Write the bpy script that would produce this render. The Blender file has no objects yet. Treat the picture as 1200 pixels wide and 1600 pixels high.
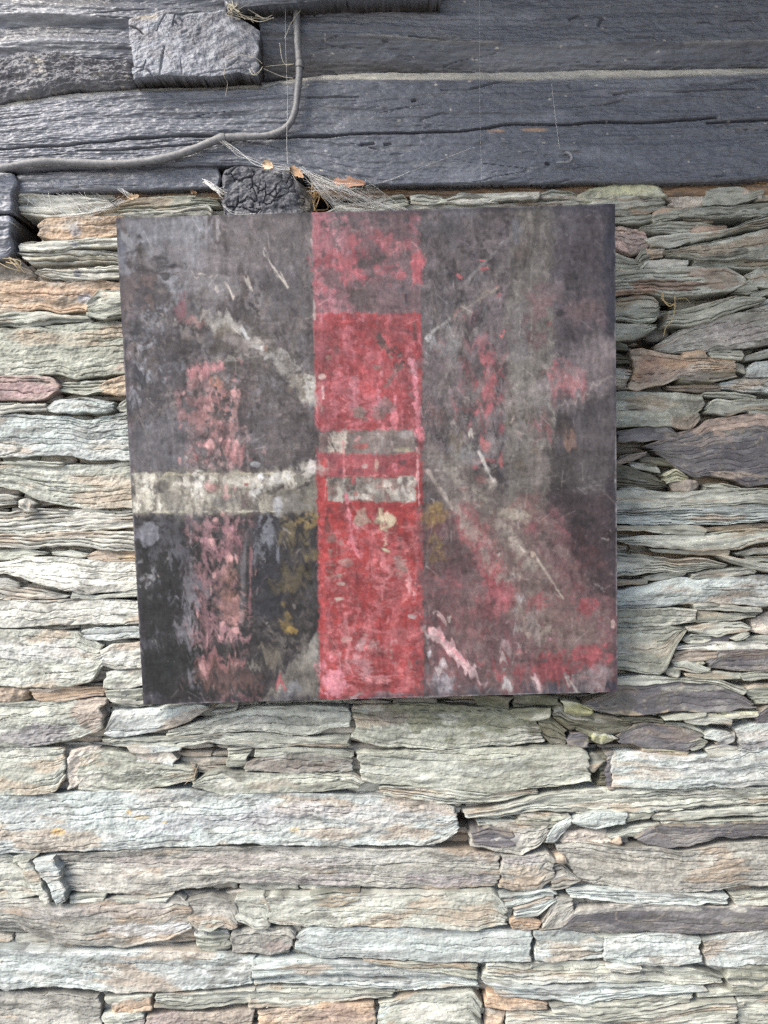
import bpy, math
import numpy as np
from mathutils import Vector

# ------------------------------------------------------------------ camera, sky, sun, exposure
D = 1.15            # camera to wall face, metres; one photograph pixel is 1 mm on the wall face
ZC = 1.5            # eye height
sc = bpy.context.scene
cam_d = bpy.data.cameras.new('camera')
cam = bpy.data.objects.new('camera', cam_d)
sc.collection.objects.link(cam)
cam.location = (0, -D, ZC)
cam.rotation_euler = (math.radians(90), 0, 0)
cam_d.sensor_fit = 'VERTICAL'
cam_d.sensor_height = 24.0
cam_d.lens = 24.0 * D / 1.6
cam_d.clip_start = 0.02
cam_d.clip_end = 500
sc.camera = cam
sc.render.resolution_x, sc.render.resolution_y = 768, 1024

SUN_FROM = Vector((-0.64, -0.46, 0.68)).normalized()
world = bpy.data.worlds.new('World')
sc.world = world
world.use_nodes = True
wn = world.node_tree
sky = wn.nodes.new('ShaderNodeTexSky')
sky.sky_type = 'NISHITA'
sky.sun_disc = False
sky.sun_elevation = math.asin(SUN_FROM.z)
sky.sun_rotation = math.atan2(SUN_FROM.x, SUN_FROM.y)
sky.air_density = 0.8
sky.dust_density = 1.8
sky.ozone_density = 0.6
bg = wn.nodes['Background']
bg.inputs['Strength'].default_value = 0.105
wn.links.new(sky.outputs[0], bg.inputs['Color'])

sun_d = bpy.data.lights.new('sun', 'SUN')
sun_d.energy = 1.5
sun_d.angle = math.radians(26)
sun_d.color = (1.0, 0.95, 0.875)
sun = bpy.data.objects.new('sun', sun_d)
sc.collection.objects.link(sun)
sun.rotation_euler = (-SUN_FROM).to_track_quat('-Z', 'Y').to_euler()
sun.location = SUN_FROM * 20

sc.view_settings.view_transform = 'Standard'
sc.view_settings.look = 'None'
sc.view_settings.gamma = 1
sc.cycles.use_denoising = False
sc.cycles.use_adaptive_sampling = False
sc.view_settings.use_curve_mapping = False
sc.view_settings.exposure = 1.93

# ------------------------------------------------------------------ helpers
COL = sc.collection

def rng_of(seed):
    return np.random.default_rng(seed)

def tag(o, label=None, cat=None, group=None, kind=None):
    if label: o['label'] = label
    if cat: o['category'] = cat
    if group: o['group'] = group
    if kind: o['kind'] = kind
    return o

def empty(name, loc=(0, 0, 0)):
    o = bpy.data.objects.new(name, None)
    o.empty_display_size = 0.05
    COL.objects.link(o)
    o.location = loc
    return o

def mesh_obj(name, co, quads, mat, parent=None, col=None, tris=None, smooth=False):
    """co: (n,3), quads: (m,4) int, col: (n,3) linear base colour"""
    me = bpy.data.meshes.new(name)
    co = np.asarray(co, np.float32)
    quads = np.asarray(quads, np.int32).reshape(-1, 4)
    nq = len(quads)
    tr = np.asarray(tris, np.int32).reshape(-1, 3) if tris is not None else np.zeros((0, 3), np.int32)
    me.vertices.add(len(co)); me.vertices.foreach_set('co', co.ravel())
    me.loops.add(nq * 4 + len(tr) * 3)
    me.loops.foreach_set('vertex_index', np.concatenate([quads.ravel(), tr.ravel()]))
    me.polygons.add(nq + len(tr))
    st = np.concatenate([np.arange(nq) * 4, nq * 4 + np.arange(len(tr)) * 3]).astype(np.int32)
    me.polygons.foreach_set('loop_start', st)
    me.polygons.foreach_set('use_smooth', np.full(nq + len(tr), smooth, bool))
    me.update(calc_edges=True)
    if col is not None:
        at = me.color_attributes.new('pigment', 'FLOAT_COLOR', 'POINT')
        c4 = np.ones((len(co), 4), np.float32); c4[:, :3] = np.clip(col, 0.003, 0.9)
        at.data.foreach_set('color', c4.ravel())
    me.materials.append(mat)
    o = bpy.data.objects.new(name, me)
    COL.objects.link(o)
    if parent is not None: o.parent = parent
    return o

def P(px, py, p=0.0):
    """photograph pixel seen on the plane p mm in front of the wall face -> world point"""
    s = (D - p / 1000.0) / D / 1000.0
    return np.stack([(np.asarray(px, float) - 600) * s, np.full(np.shape(px), -p / 1000.0),
                     ZC + (800 - np.asarray(py, float)) * s], -1)

def wmat(n, step, wl, rng):
    t = np.arange(n) * step / wl + rng.random()
    i = np.floor(t).astype(int); f = t - i
    m = i.max() + 4
    W = np.zeros((n, m)); r = np.arange(n)
    W[r, i] = (1 - f) ** 3 / 6
    W[r, i + 1] = (3 * f ** 3 - 6 * f ** 2 + 4) / 6
    W[r, i + 2] = (-3 * f ** 3 + 3 * f ** 2 + 3 * f + 1) / 6
    W[r, i + 3] = f ** 3 / 6
    return W

def vn(shape, su, sv, wu, wv, rng):
    """smooth noise on a regular grid, about unit variance. shape=(nv,nu); steps and wavelengths in mm"""
    Wv = wmat(shape[0], sv, wv, rng); Wu = wmat(shape[1], su, wu, rng)
    return Wv @ rng.standard_normal((Wv.shape[1], Wu.shape[1])) @ Wu.T / 0.48

def fbm(shape, su, sv, wu, wv, rng, octv=4, gain=0.55):
    out = 0; a = 1.0; tot = 0
    for _ in range(octv):
        out = out + a * vn(shape, su, sv, wu, wv, rng); tot += a * a
        a *= gain; wu = max(wu / 2, 1e-3); wv = max(wv / 2, 1e-3)
    return out / math.sqrt(tot)

def sm(x, a, b):
    t = np.clip((x - a) / (b - a), 0, 1)
    return t * t * (3 - 2 * t)

def srgb(r, g, b):
    c = np.array([r, g, b], float) / 255
    return np.where(c <= 0.04045, c / 12.92, ((c + 0.055) / 1.055) ** 2.4)

def grid_quads(nv, nu, off=0):
    i = np.arange(nv * nu).reshape(nv, nu)
    # wound so that normals face the camera (-Y)
    return np.stack([i[:-1, :-1], i[1:, :-1], i[1:, 1:], i[:-1, 1:]], -1).reshape(-1, 4) + off

# ------------------------------------------------------------------ materials
def pigment_mat(name, rough=0.85, spec=0.3, grain=(260, 700), gain_amt=0.35, bump=0.35, bump_d=0.0012, stretch=(1, 1, 1)):
    """base colour comes from the per-vertex pigment of the piece, with procedural grain and fine relief on top"""
    m = bpy.data.materials.new(name); m.use_nodes = True
    nt = m.node_tree; N = nt.nodes; L = nt.links
    b = N['Principled BSDF']
    b.inputs['Roughness'].default_value = rough
    b.inputs['Specular IOR Level'].default_value = spec
    at = N.new('ShaderNodeAttribute'); at.attribute_name = 'pigment'
    tc = N.new('ShaderNodeTexCoord'); mp = N.new('ShaderNodeMapping')
    mp.inputs['Scale'].default_value = stretch
    L.new(tc.outputs['Object'], mp.inputs['Vector'])
    n1 = N.new('ShaderNodeTexNoise'); n1.inputs['Scale'].default_value = grain[0]; n1.inputs['Detail'].default_value = 4
    n1.inputs['Roughness'].default_value = 0.65
    n2 = N.new('ShaderNodeTexNoise'); n2.inputs['Scale'].default_value = grain[1]; n2.inputs['Detail'].default_value = 3
    L.new(mp.outputs[0], n1.inputs['Vector']); L.new(mp.outputs[0], n2.inputs['Vector'])
    mr = N.new('ShaderNodeMapRange')
    mr.inputs['From Min'].default_value = 0.25; mr.inputs['From Max'].default_value = 0.75
    mr.inputs['To Min'].default_value = 1 - gain_amt; mr.inputs['To Max'].default_value = 1 + gain_amt
    L.new(n1.outputs['Fac'], mr.inputs['Value'])
    mx = N.new('ShaderNodeVectorMath'); mx.operation = 'SCALE'
    L.new(at.outputs['Color'], mx.inputs[0]); L.new(mr.outputs[0], mx.inputs['Scale'])
    L.new(mx.outputs[0], b.inputs['Base Color'])
    ad = N.new('ShaderNodeMath'); ad.operation = 'ADD'
    L.new(n1.outputs['Fac'], ad.inputs[0]); L.new(n2.outputs['Fac'], ad.inputs[1])
    bp = N.new('ShaderNodeBump'); bp.inputs['Strength'].default_value = bump; bp.inputs['Distance'].default_value = bump_d
    L.new(ad.outputs[0], bp.inputs['Height']); L.new(bp.outputs[0], b.inputs['Normal'])
    return m

M_SLATE = pigment_mat('slate', 0.8, 0.3, (150, 620), 0.30, 0.4, 0.0013, (0.28, 1, 1))
M_PAINTED_WOOD = pigment_mat('painted_timber', 0.42, 0.5, (200, 520), 0.18, 0.4, 0.0012, (0.18, 1, 1))
M_END_GRAIN = pigment_mat('painted_end_grain', 0.55, 0.4, (220, 600), 0.25, 0.5, 0.0012)
M_PAINT = pigment_mat('oil_paint', 0.5, 0.22, (330, 900), 0.16, 0.35, 0.0006, (1, 1, 1))
M_SOFT = pigment_mat('dry_fibre', 0.9, 0.15, (300, 900), 0.2, 0.2, 0.0004)
M_CABLE = pigment_mat('dusty_cable', 0.6, 0.35, (160, 520), 0.3, 0.4, 0.0008)

def web_mat():
    m = bpy.data.materials.new('cobweb_silk'); m.use_nodes = True
    b = m.node_tree.nodes['Principled BSDF']
    b.inputs['Base Color'].default_value = (0.82, 0.81, 0.78, 1)
    b.inputs['Roughness'].default_value = 0.8
    n = m.node_tree.nodes.new('ShaderNodeTexNoise'); n.inputs['Scale'].default_value = 300
    r = m.node_tree.nodes.new('ShaderNodeMapRange'); r.inputs['To Min'].default_value = 0.5; r.inputs['To Max'].default_value = 1.0
    m.node_tree.links.new(n.outputs['Fac'], r.inputs['Value']); m.node_tree.links.new(r.outputs[0], b.inputs['Alpha'])
    return m
M_WEB = web_mat()

# ------------------------------------------------------------------ ground
def ground_mat():
    m = bpy.data.materials.new('pale_gravel_ground'); m.use_nodes = True
    nt = m.node_tree; b = nt.nodes['Principled BSDF']
    n = nt.nodes.new('ShaderNodeTexNoise'); n.inputs['Scale'].default_value = 60; n.inputs['Detail'].default_value = 8
    c = nt.nodes.new('ShaderNodeValToRGB')
    c.color_ramp.elements[0].color = (0.20, 0.19, 0.17, 1); c.color_ramp.elements[1].color = (0.46, 0.44, 0.40, 1)
    tc = nt.nodes.new('ShaderNodeTexCoord')
    nt.links.new(tc.outputs['Object'], n.inputs['Vector']); nt.links.new(n.outputs['Fac'], c.inputs[0])
    nt.links.new(c.outputs[0], b.inputs['Base Color']); b.inputs['Roughness'].default_value = 0.95
    bp = nt.nodes.new('ShaderNodeBump'); bp.inputs['Strength'].default_value = 0.6
    nt.links.new(n.outputs['Fac'], bp.inputs['Height']); nt.links.new(bp.outputs[0], b.inputs['Normal'])
    return m
g = 120.0
o = mesh_obj('ground', [(-g, -g, 0), (g, -g, 0), (g, g, 0), (-g, g, 0)], [(0, 1, 2, 3)], ground_mat())
tag(o, kind='structure')

# ------------------------------------------------------------------ the slate wall
PAL = {  # base colours of the stones: main, second
    'w': ((0.425, 0.425, 0.375), (0.36, 0.355, 0.31)),
    'p': ((0.335, 0.345, 0.295), (0.275, 0.283, 0.238)),
    'g': ((0.295, 0.305, 0.252), (0.24, 0.247, 0.20)),
    'u': ((0.335, 0.372, 0.352), (0.295, 0.315, 0.30)),
    'n': ((0.27, 0.264, 0.23), (0.215, 0.21, 0.185)),
    'd': ((0.092, 0.087, 0.094), (0.12, 0.114, 0.116)),
    'b': ((0.21, 0.175, 0.14), (0.26, 0.222, 0.182)),
    'o': ((0.36, 0.265, 0.185), (0.30, 0.245, 0.19)),
    'k': ((0.13, 0.127, 0.088), (0.095, 0.092, 0.067)),
    'l': ((0.40, 0.395, 0.28), (0.33, 0.33, 0.26)),
    'm': ((0.43, 0.38, 0.315), (0.38, 0.34, 0.29)),
    'r': ((0.32, 0.24, 0.215), (0.29, 0.235, 0.21)),
}
# code + style (e: split edge with thin layers, f: broad cleft face, r: lumpy) [protrusion] | upper edge / lower edge, photograph pixels
STONES = """
lr 16|905,307 925,297 955,287 1000,284 1030,290 1042,299/905,313 950,309 1000,303 1030,306 1042,304
pe 12|890,312 960,307 1000,303 1036,311/890,330 960,335 1010,334 1040,323
pe 8|950,338 1010,336 1021,334/950,348 1000,349 1022,343
ge 10|1020,334 1030,326 1063,325/1022,347 1040,345 1064,338
pe 14|1062,326 1100,323 1150,319 1240,313/1064,337 1120,341 1170,337 1240,332
mr 4|1040,302 1070,298 1105,298/1042,322 1070,325 1105,322
pe 12|1098,299 1125,293 1150,292 1175,300 1192,296/1100,317 1150,316 1180,310 1194,306
pr 9|1180,293 1200,284 1240,280/1185,312 1210,309 1240,306
ge 4|1064,340 1110,340/1068,347 1112,348
pe 16|998,355 1030,348 1100,347 1140,351/1003,358 1030,366 1090,365 1141,359
pe 20|1012,371 1060,366 1100,364 1150,357 1200,334 1240,318/1018,384 1050,388 1080,380 1140,364 1200,352 1240,341
pf 14|1038,393 1080,384 1140,370 1200,358 1240,352/1040,399 1090,406 1150,403 1200,405 1240,405
rf 10|950,353 978,356 1000,360 1009,367/950,385 985,399 1000,396 1011,386
of 12|1010,388 1036,388/1011,404 1037,399
ge 16|998,402 1004,388 1010,388/998,418 1003,419 1009,411
pe 9|950,388 985,402 999,406/950,426 985,424 998,419
we 14|1008,408 1040,405 1079,406/1008,419 1040,419 1078,418
ge 6|1080,409 1120,406 1180,402 1240,404/1080,418 1140,418 1200,421 1240,420
pe 18|945,427 1010,420 1080,419 1140,419 1160,428 1167,437/945,461 1020,458 1040,462 1100,460 1150,455 1166,443
pf 12|1165,431 1185,421 1240,424/1170,444 1195,448 1240,450
ge 15|1150,452 1172,437 1186,445/1152,457 1170,460 1186,452
ge 10|1175,461 1195,452 1240,446/1175,468 1200,461 1240,461
ge 14|945,468 1000,461 1025,462 1034,473/945,501 1000,503 1025,500 1031,481
ge 16|945,504 1000,506 1031,508/945,531 990,532 1010,525 1029,512
ge 18|1045,488 1100,475 1150,464 1191,464/1041,506 1080,507 1110,500 1150,485 1193,470
pe 9|1176,476 1200,468 1240,464/1176,483 1200,476 1240,473
nf 13|1025,541 1060,520 1110,501 1160,489 1200,479 1240,474/1030,549 1080,549 1140,545 1200,540 1240,540
ke 5|945,532 985,540/945,546 986,548
of 16|988,548 1005,544 1030,552 1060,556 1110,559 1149,563/985,606 1000,608 1040,600 1070,590 1110,585 1151,580
of 18|1066,552 1090,547 1107,548/1066,558 1106,558
ge 14|1108,549 1160,549/1110,559 1158,561
pe 9|1165,557 1200,547 1240,543/1168,564 1200,559 1240,556
ke 6|945,549 985,562/945,569 985,569
ne 10|945,570 986,577/945,611 983,609
uf 15|1172,575 1182,564 1240,557/1164,586 1200,588 1240,585
ge 3|1150,566 1164,570/1152,580 1162,584
uf 14|1130,597 1160,592 1240,587/1130,606 1180,613 1240,610
ke 20|1062,591 1110,582 1152,581/1065,597 1110,595 1152,588
be 3|1040,603 1090,598 1126,600/1044,610 1090,611 1126,610
gf 20|940,612 1000,611 1060,613 1101,617/940,668 1000,665 1050,666 1082,670 1099,655
ge 12|1102,613 1150,613 1186,620/1104,620 1150,624 1187,625
pe 15|1102,638 1115,625 1150,625 1240,624/1106,643 1130,646 1170,641 1240,637
pe 8|1170,641 1240,638/1172,646 1240,645
df 13|962,675 1010,670 1040,665 1060,680/964,691 1000,692 1030,688 1059,685
df 11|1010,700 1060,679 1090,671 1106,658 1150,650 1200,645 1240,643/1030,713 1050,730 1080,744 1115,745 1150,752 1170,760 1200,755 1240,755
be 8|962,722 985,711 1008,706/965,726 990,719 1008,711
ke 10|1002,718 1015,714 1030,716 1052,726/1002,723 1030,726 1050,729
ge 6|988,724 1030,728/990,731 1030,738
ke 12|940,723 985,728 1020,742 1045,755/940,760 985,761 1030,764 1046,762
le 14|1032,742 1055,730 1072,744/1040,756 1060,752 1072,750
br 12|1050,756 1075,752 1096,757/1052,766 1075,767 1093,763
ge 8|1100,758 1130,756 1160,762/1100,763 1160,767
ge 4|966,764 990,758 1010,764/968,768 1010,768
pe 15|940,769 985,765 1030,768 1100,766 1160,764 1240,766/940,798 985,796 1030,792 1100,790 1180,788 1240,783
ue 18|940,801 1040,795 1100,792 1200,788 1240,786/940,818 1000,818 1060,820 1110,822 1160,818 1240,812
ge 20|940,822 1040,822 1090,822 1105,828/940,828 1040,832 1099,833
be 5|1106,826 1150,820 1240,815/1106,830 1160,826 1240,823
pe 14|950,842 1000,839 1100,835 1160,827 1240,825/980,850 1030,855 1080,857 1150,856 1190,846 1240,842
ge 8|1015,858 1060,861 1100,859 1140,861/1020,862 1080,867 1135,868
pe 17|940,861 1000,866 1050,874 1100,873 1136,884/940,902 985,900 1030,895 1080,891 1131,886
pe 20|1120,867 1140,867 1180,878 1240,889/1122,871 1150,884 1200,893 1240,899
ge 9|1150,863 1180,855 1240,848/1150,868 1190,867 1240,864
ge 4|1165,872 1240,866/1170,876 1240,884
pe 15|1010,903 1040,896 1072,894/1014,908 1050,904 1072,898
pe 14|1076,898 1120,889 1172,885 1181,892/1080,902 1130,900 1176,895
ge 12|940,907 1014,905/940,918 1014,912
uf 16|940,922 1016,913 1060,904 1110,903 1170,900 1240,896/940,948 1000,949 1060,944 1120,940 1160,945 1240,946
pe 17|1086,946 1110,944 1150,947 1189,950/1090,952 1150,956 1187,957
gf 14|940,953 1000,952 1050,951 1092,954/945,978 1000,977 1050,975 1091,971
ge 11|1092,955 1140,958 1188,959/1094,970 1140,967 1180,963
gf 20|940,981 1000,982 1071,982/940,1043 1000,1051 1030,1054 1042,1045 1055,1013 1071,985
pe 14|1073,981 1100,975 1160,972 1173,980/1075,986 1120,992 1166,985
pe 13|1068,998 1080,992 1110,995/1070,1003 1100,1004 1111,1000
mr 6|1178,966 1200,956 1240,951/1172,986 1200,991 1240,992
de 10|1110,996 1143,994/1112,1003 1140,1003
ge 18|1142,998 1160,990 1172,988/1145,1003 1160,1000 1173,993
pe 11|1165,998 1200,994 1240,994/1165,1002 1240,1002
we 13|1058,1010 1100,1005 1160,1003 1240,1001/1060,1014 1110,1015 1160,1014 1240,1009
be 14|1052,1021 1080,1016 1125,1016/1049,1031 1080,1032 1121,1028
df 12|1108,1036 1125,1018 1160,1014 1240,1010/1110,1044 1150,1048 1200,1050 1240,1050
pe 15|1048,1036 1075,1034 1113,1046/1049,1045 1090,1052 1113,1050
lr 14|1090,1035 1100,1032 1107,1036/1091,1039 1100,1040 1106,1038
gr 17|1040,1050 1050,1044 1065,1050/1042,1055 1060,1058 1065,1056
ge 11|1066,1052 1100,1054 1120,1050 1160,1053/1068,1058 1120,1062 1158,1060
ge 13|1160,1055 1175,1051 1240,1052/1164,1064 1200,1061 1240,1062
pe 16|958,1058 1000,1056 1060,1060 1130,1063 1168,1077/958,1066 1010,1069 1060,1066 1120,1070 1163,1085
df 14|908,1099 940,1090 962,1078 970,1067 1010,1070 1060,1067 1120,1071 1160,1086 1178,1100/908,1104 950,1112 1000,1118 1030,1114 1050,1112 1100,1114 1140,1112 1178,1105
ge 13|1162,1078 1180,1068 1240,1074/1168,1086 1200,1088 1240,1089
ge 10|1174,1091 1240,1089/1185,1100 1240,1099
ge 18|1040,1123 1070,1116 1104,1115/1044,1125 1080,1123 1104,1118
le 12|1104,1116 1140,1114 1184,1112/1106,1122 1140,1122 1182,1120
pe 17|1070,1124 1100,1120 1146,1123/1072,1130 1105,1135 1112,1131 1147,1134
uf 15|1100,1148 1115,1140 1142,1146/1102,1155 1125,1160 1142,1149
de 9|1118,1162 1150,1146/1120,1168 1153,1156
pe 13|1108,1172 1130,1164 1155,1168/1112,1180 1138,1184 1155,1172
ge 6|1030,1130 1080,1132 1104,1142/1034,1136 1080,1142 1103,1150
df 12|966,1150 990,1133 1010,1129 1060,1136 1098,1149/970,1160 1000,1165 1040,1170 1075,1173 1091,1158
ge 16|1078,1160 1095,1153 1104,1160/1080,1173 1095,1171 1103,1165
le 10|1000,1170 1040,1172 1075,1176/1002,1178 1040,1180 1074,1184
uf 14|1152,1141 1180,1133 1240,1129/1155,1171 1180,1173 1200,1166 1240,1164
df 15|1182,1121 1200,1106 1240,1099/1184,1130 1210,1129 1240,1127
lf 16|878,1096 905,1099 926,1109/884,1112 905,1118 921,1119
ke 12|898,1120 930,1117 960,1120 986,1126/902,1140 925,1150 960,1148 985,1136
lr 16|918,1147 945,1144 966,1156/926,1156 942,1162 964,1158
ke 8|968,1122 1010,1122 1036,1126/970,1130 1010,1127 1036,1130
gr 10|917,1184 926,1178 938,1184/919,1202 928,1209 938,1200
ke 2|937,1180 947,1178/938,1232 949,1232
de 10|946,1178 956,1176/953,1234 961,1232
uf 16|957,1181 1000,1178 1080,1183 1140,1181 1200,1169 1240,1166/962,1230 1000,1230 1060,1232 1120,1230 1160,1232 1200,1228 1240,1226
kf 12|803,1088 872,1088/805,1106 872,1102
kf 9|740,1088 800,1088/744,1103 800,1106
gf 10|552,1104 640,1099 720,1104 800,1109 838,1116/552,1152 600,1167 700,1170 790,1166 848,1160
le 14|800,1110 830,1107 862,1106/802,1120 830,1124 860,1120
kf 8|838,1126 860,1122 886,1143/842,1142 862,1163 887,1165
df 11|887,1146 915,1143 919,1150/888,1165 905,1168 918,1167
ke 14|862,1106 872,1100 900,1116 925,1120 938,1134/866,1126 890,1142 915,1140 932,1148
gf 16|556,1178 580,1176 700,1174 790,1170 850,1168 914,1169 920,1180/563,1220 600,1228 680,1232 760,1239 840,1234 900,1226 923,1221
pe 11|590,1232 660,1230 760,1240 838,1236/600,1242 700,1256 790,1252 838,1242
pe 15|725,1271 790,1259 860,1242 940,1235 1000,1234 1100,1234 1240,1229/727,1278 760,1277 850,1270 950,1273 1050,1268 1150,1262 1240,1256
gf 10|815,1274 860,1272 894,1275/808,1283 850,1291 888,1281
uf 17|893,1279 930,1270 981,1273/892,1289 930,1295 980,1286
ge 12|981,1275 1010,1270 1023,1272/981,1284 1015,1277
pe 12|1022,1276 1060,1271 1150,1265 1240,1261/1024,1283 1080,1283 1150,1274 1240,1271
uf 18|854,1310 870,1291 892,1281/857,1321 868,1322 892,1296
pe 6|740,1283 780,1280 812,1284/742,1290 780,1288 810,1288
nf 13|738,1306 780,1288 820,1290 858,1290/738,1322 780,1331 815,1333 845,1316 856,1301
de 15|740,1302 765,1292 800,1298/740,1318 770,1320 800,1318
mr 5|880,1300 920,1296 955,1298/876,1318 920,1320 960,1318
pe 11|948,1302 990,1291 1032,1287/952,1314 1000,1310 1034,1295
or 15|958,1312 966,1308 976,1312/959,1318 968,1320 976,1317
df 17|995,1310 1025,1293 1080,1291 1130,1293 1150,1289 1240,1285/1000,1315 1040,1325 1080,1322 1120,1309 1160,1311 1240,1307
ge 7|1030,1284 1100,1284 1240,1274/1032,1290 1100,1290 1240,1284
nf 12|870,1320 960,1321 1030,1324 1060,1330 1110,1322 1200,1313 1240,1313/904,1380 960,1391 1040,1394 1100,1396 1160,1386 1240,1381
nf 14|786,1334 815,1336 855,1331 867,1341/778,1390 800,1392 840,1394 866,1371
or 16|866,1341 880,1338 890,1347/868,1350 888,1352
ne 10|862,1356 880,1351 905,1376/864,1390 885,1386 906,1379
ue 14|886,1390 930,1388 980,1392 1040,1395 1140,1404/890,1402 960,1410 1080,1412 1140,1411
pe 11|1140,1401 1180,1394 1240,1388/1145,1413 1240,1412
df 12|878,1448 900,1420 960,1413 1060,1413 1150,1418 1240,1423/880,1453 950,1456 1060,1458 1150,1455 1240,1452
nf 15|845,1441 870,1403 896,1406/848,1453 880,1450 896,1424
ue 13|770,1406 805,1396 860,1390 868,1397/766,1420 800,1418 866,1402
ue 15|805,1420 840,1408 866,1402/807,1434 840,1431 866,1407
of 12|797,1437 825,1431 844,1441/800,1451 825,1453 842,1452
ge 8|780,1422 802,1420/782,1440 798,1438
uf 14|836,1456 870,1454 920,1460 945,1470/836,1500 870,1504 905,1500 940,1496
uf 16|945,1470 1000,1462 1060,1461 1099,1470/945,1500 980,1508 1040,1510 1096,1505
uf 13|1100,1472 1130,1462 1180,1456 1240,1455/1102,1504 1160,1508 1240,1508
ge 8|898,1452 930,1458 1000,1460/900,1460 950,1466 1000,1461
we 18|950,1510 970,1506 998,1512/952,1516 975,1521 996,1517
pe 12|760,1506 820,1509 900,1505 1000,1513 1080,1513 1134,1528/756,1530 820,1537 900,1534 1000,1537 1080,1541 1131,1535
ge 14|1135,1511 1180,1513 1240,1511/1139,1548 1180,1552 1240,1545
ue 14|756,1532 830,1540 1000,1539 1110,1544/780,1554 850,1565 930,1566 1000,1560 1106,1548
of 12|758,1550 790,1556 856,1570/757,1572 800,1578 854,1577
pe 12|862,1572 940,1568 1020,1563 1085,1554/864,1584 940,1586 1020,1578 1082,1566
pe 11|790,1580 862,1586 940,1588 1020,1580 1082,1568 1150,1560/790,1640 900,1640 1150,1640
pe 13|1090,1552 1150,1550 1240,1547/1092,1560 1150,1558 1240,1556
pe 10|1152,1562 1240,1557/1152,1640 1240,1640
uf 15|163,1141 175,1111 250,1107 320,1101 328,1105/164,1146 180,1152 250,1142 300,1124 328,1107
ke 5|330,1108 345,1099 376,1098/326,1120 350,1118 372,1110
pf 14|262,1142 330,1122 400,1104 480,1102 548,1107/262,1150 350,1144 400,1141 480,1150 546,1134
pe 12|160,1158 260,1150 350,1146 450,1151 548,1153/170,1166 240,1172 330,1160 400,1170 470,1166 545,1165
uf 16|198,1166 240,1166 281,1171/204,1176 240,1178 279,1173
uf 14|209,1180 265,1175 279,1188/213,1188 270,1194
gf 9|120,1182 160,1172 200,1180 270,1195 306,1200/120,1235 200,1235 260,1228 306,1214
pf 15|-40,1102 60,1098 125,1093 166,1089/-40,1166 40,1168 100,1160 130,1155 154,1146
pf 12|-40,1174 60,1168 101,1171/-40,1244 40,1242 88,1236 100,1216
mr 7|102,1174 140,1166 158,1170/103,1234 122,1228 158,1190
nf 10|385,1192 440,1179 510,1179 552,1190/384,1203 440,1207 551,1206
gf 13|300,1223 340,1204 390,1207 450,1210 555,1210 569,1222/300,1228 345,1240 400,1237 500,1242 563,1232
ge 9|398,1172 460,1168 520,1172 550,1176/398,1181 450,1178 548,1184
ge 7|352,1168 398,1165/354,1200 384,1196
uf 19|-40,1246 60,1243 200,1237 340,1241 400,1239 500,1243 600,1248 680,1254 714,1268/-40,1334 120,1331 220,1326 380,1321 500,1321 600,1325 670,1324 700,1315 716,1296
nf 13|84,1336 220,1329 400,1325 520,1325 650,1328 740,1332 785,1336/96,1392 160,1398 250,1400 300,1388 380,1383 470,1384 560,1389 680,1393 776,1390
pf 11|-40,1346 15,1339 28,1346 60,1388/-40,1406 20,1405 66,1396
pf 15|16,1341 40,1334 62,1333/18,1349 40,1346 56,1339
uf 30|49,1347 81,1341/90,1417 106,1407
pf 27|24,1353 48,1348/66,1411 80,1411
nf 15|-40,1411 60,1406 100,1414 160,1408 280,1402 296,1410/-40,1446 20,1452 60,1470 130,1478 200,1482 260,1470 300,1455
pe 18|108,1400 165,1399/112,1410 166,1409
pe 17|176,1403 230,1403 272,1399/182,1411 220,1414 262,1410
nf 13|298,1408 330,1401 368,1411 381,1440/292,1444 310,1453 340,1448 368,1449
pe 16|310,1440 330,1436 348,1440/312,1450 330,1454 346,1444
ge 6|300,1452 330,1454 358,1456/312,1484 335,1488 360,1484
pf 13|368,1404 412,1402 420,1418/372,1438 400,1450 420,1447
pf 15|412,1402 480,1400 560,1396 700,1394 776,1396 797,1420/420,1442 470,1448 560,1447 650,1449 740,1454 790,1442
ge 17|480,1400 520,1396 560,1398/482,1418 530,1416 558,1408
uf 14|466,1466 480,1452 560,1451 680,1454 780,1457 834,1458/460,1482 500,1494 580,1497 680,1504 760,1503 832,1500
nf 12|362,1456 400,1450 455,1454 464,1462/364,1490 420,1492 454,1484
uf 16|-40,1481 60,1486 200,1490 300,1488 362,1494 398,1500/-40,1545 100,1545 200,1552 300,1548 394,1536
ue 13|392,1500 480,1500 560,1501 700,1517 748,1530/396,1538 470,1538 560,1545 700,1548 749,1543
ge 10|566,1498 650,1504 745,1508/570,1504 650,1514 746,1526
nf 12|-40,1551 100,1553 158,1559/-40,1640 80,1640 158,1640
of 13|170,1571 190,1565 233,1562/172,1580 200,1581 235,1578
pe 10|162,1560 200,1556 236,1555/165,1569 200,1565 235,1561
pf 9|162,1583 222,1581/164,1640 222,1640
pe 14|238,1557 300,1552 400,1546/241,1576 300,1580 400,1570
pe 12|388,1547 460,1541 560,1548 616,1551/390,1574 440,1572 520,1568 614,1561
bf 11|226,1592 270,1582 330,1584 398,1580/226,1640 300,1640 398,1640
of 12|402,1582 480,1574 530,1570 583,1569/402,1640 500,1640 590,1640
pf 13|588,1572 650,1558 740,1552 754,1572/592,1640 680,1640 756,1640
or 6|757,1578 788,1582/759,1640 788,1640
we 4|24,307 100,306 168,312/28,332 60,341 140,333 180,323
ge 12|182,317 200,309 300,307 341,310/182,330 250,327 342,321
we 14|188,336 250,326 325,324 330,332/188,350 260,350 329,344
of 22|56,349 70,341 140,337 198,335/60,366 80,372 140,371 198,362
we 22|28,379 60,375 120,374 198,372/30,390 80,392 120,386 198,388
we 16|28,394 80,394 120,389 198,391/48,412 120,411 198,408
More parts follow.
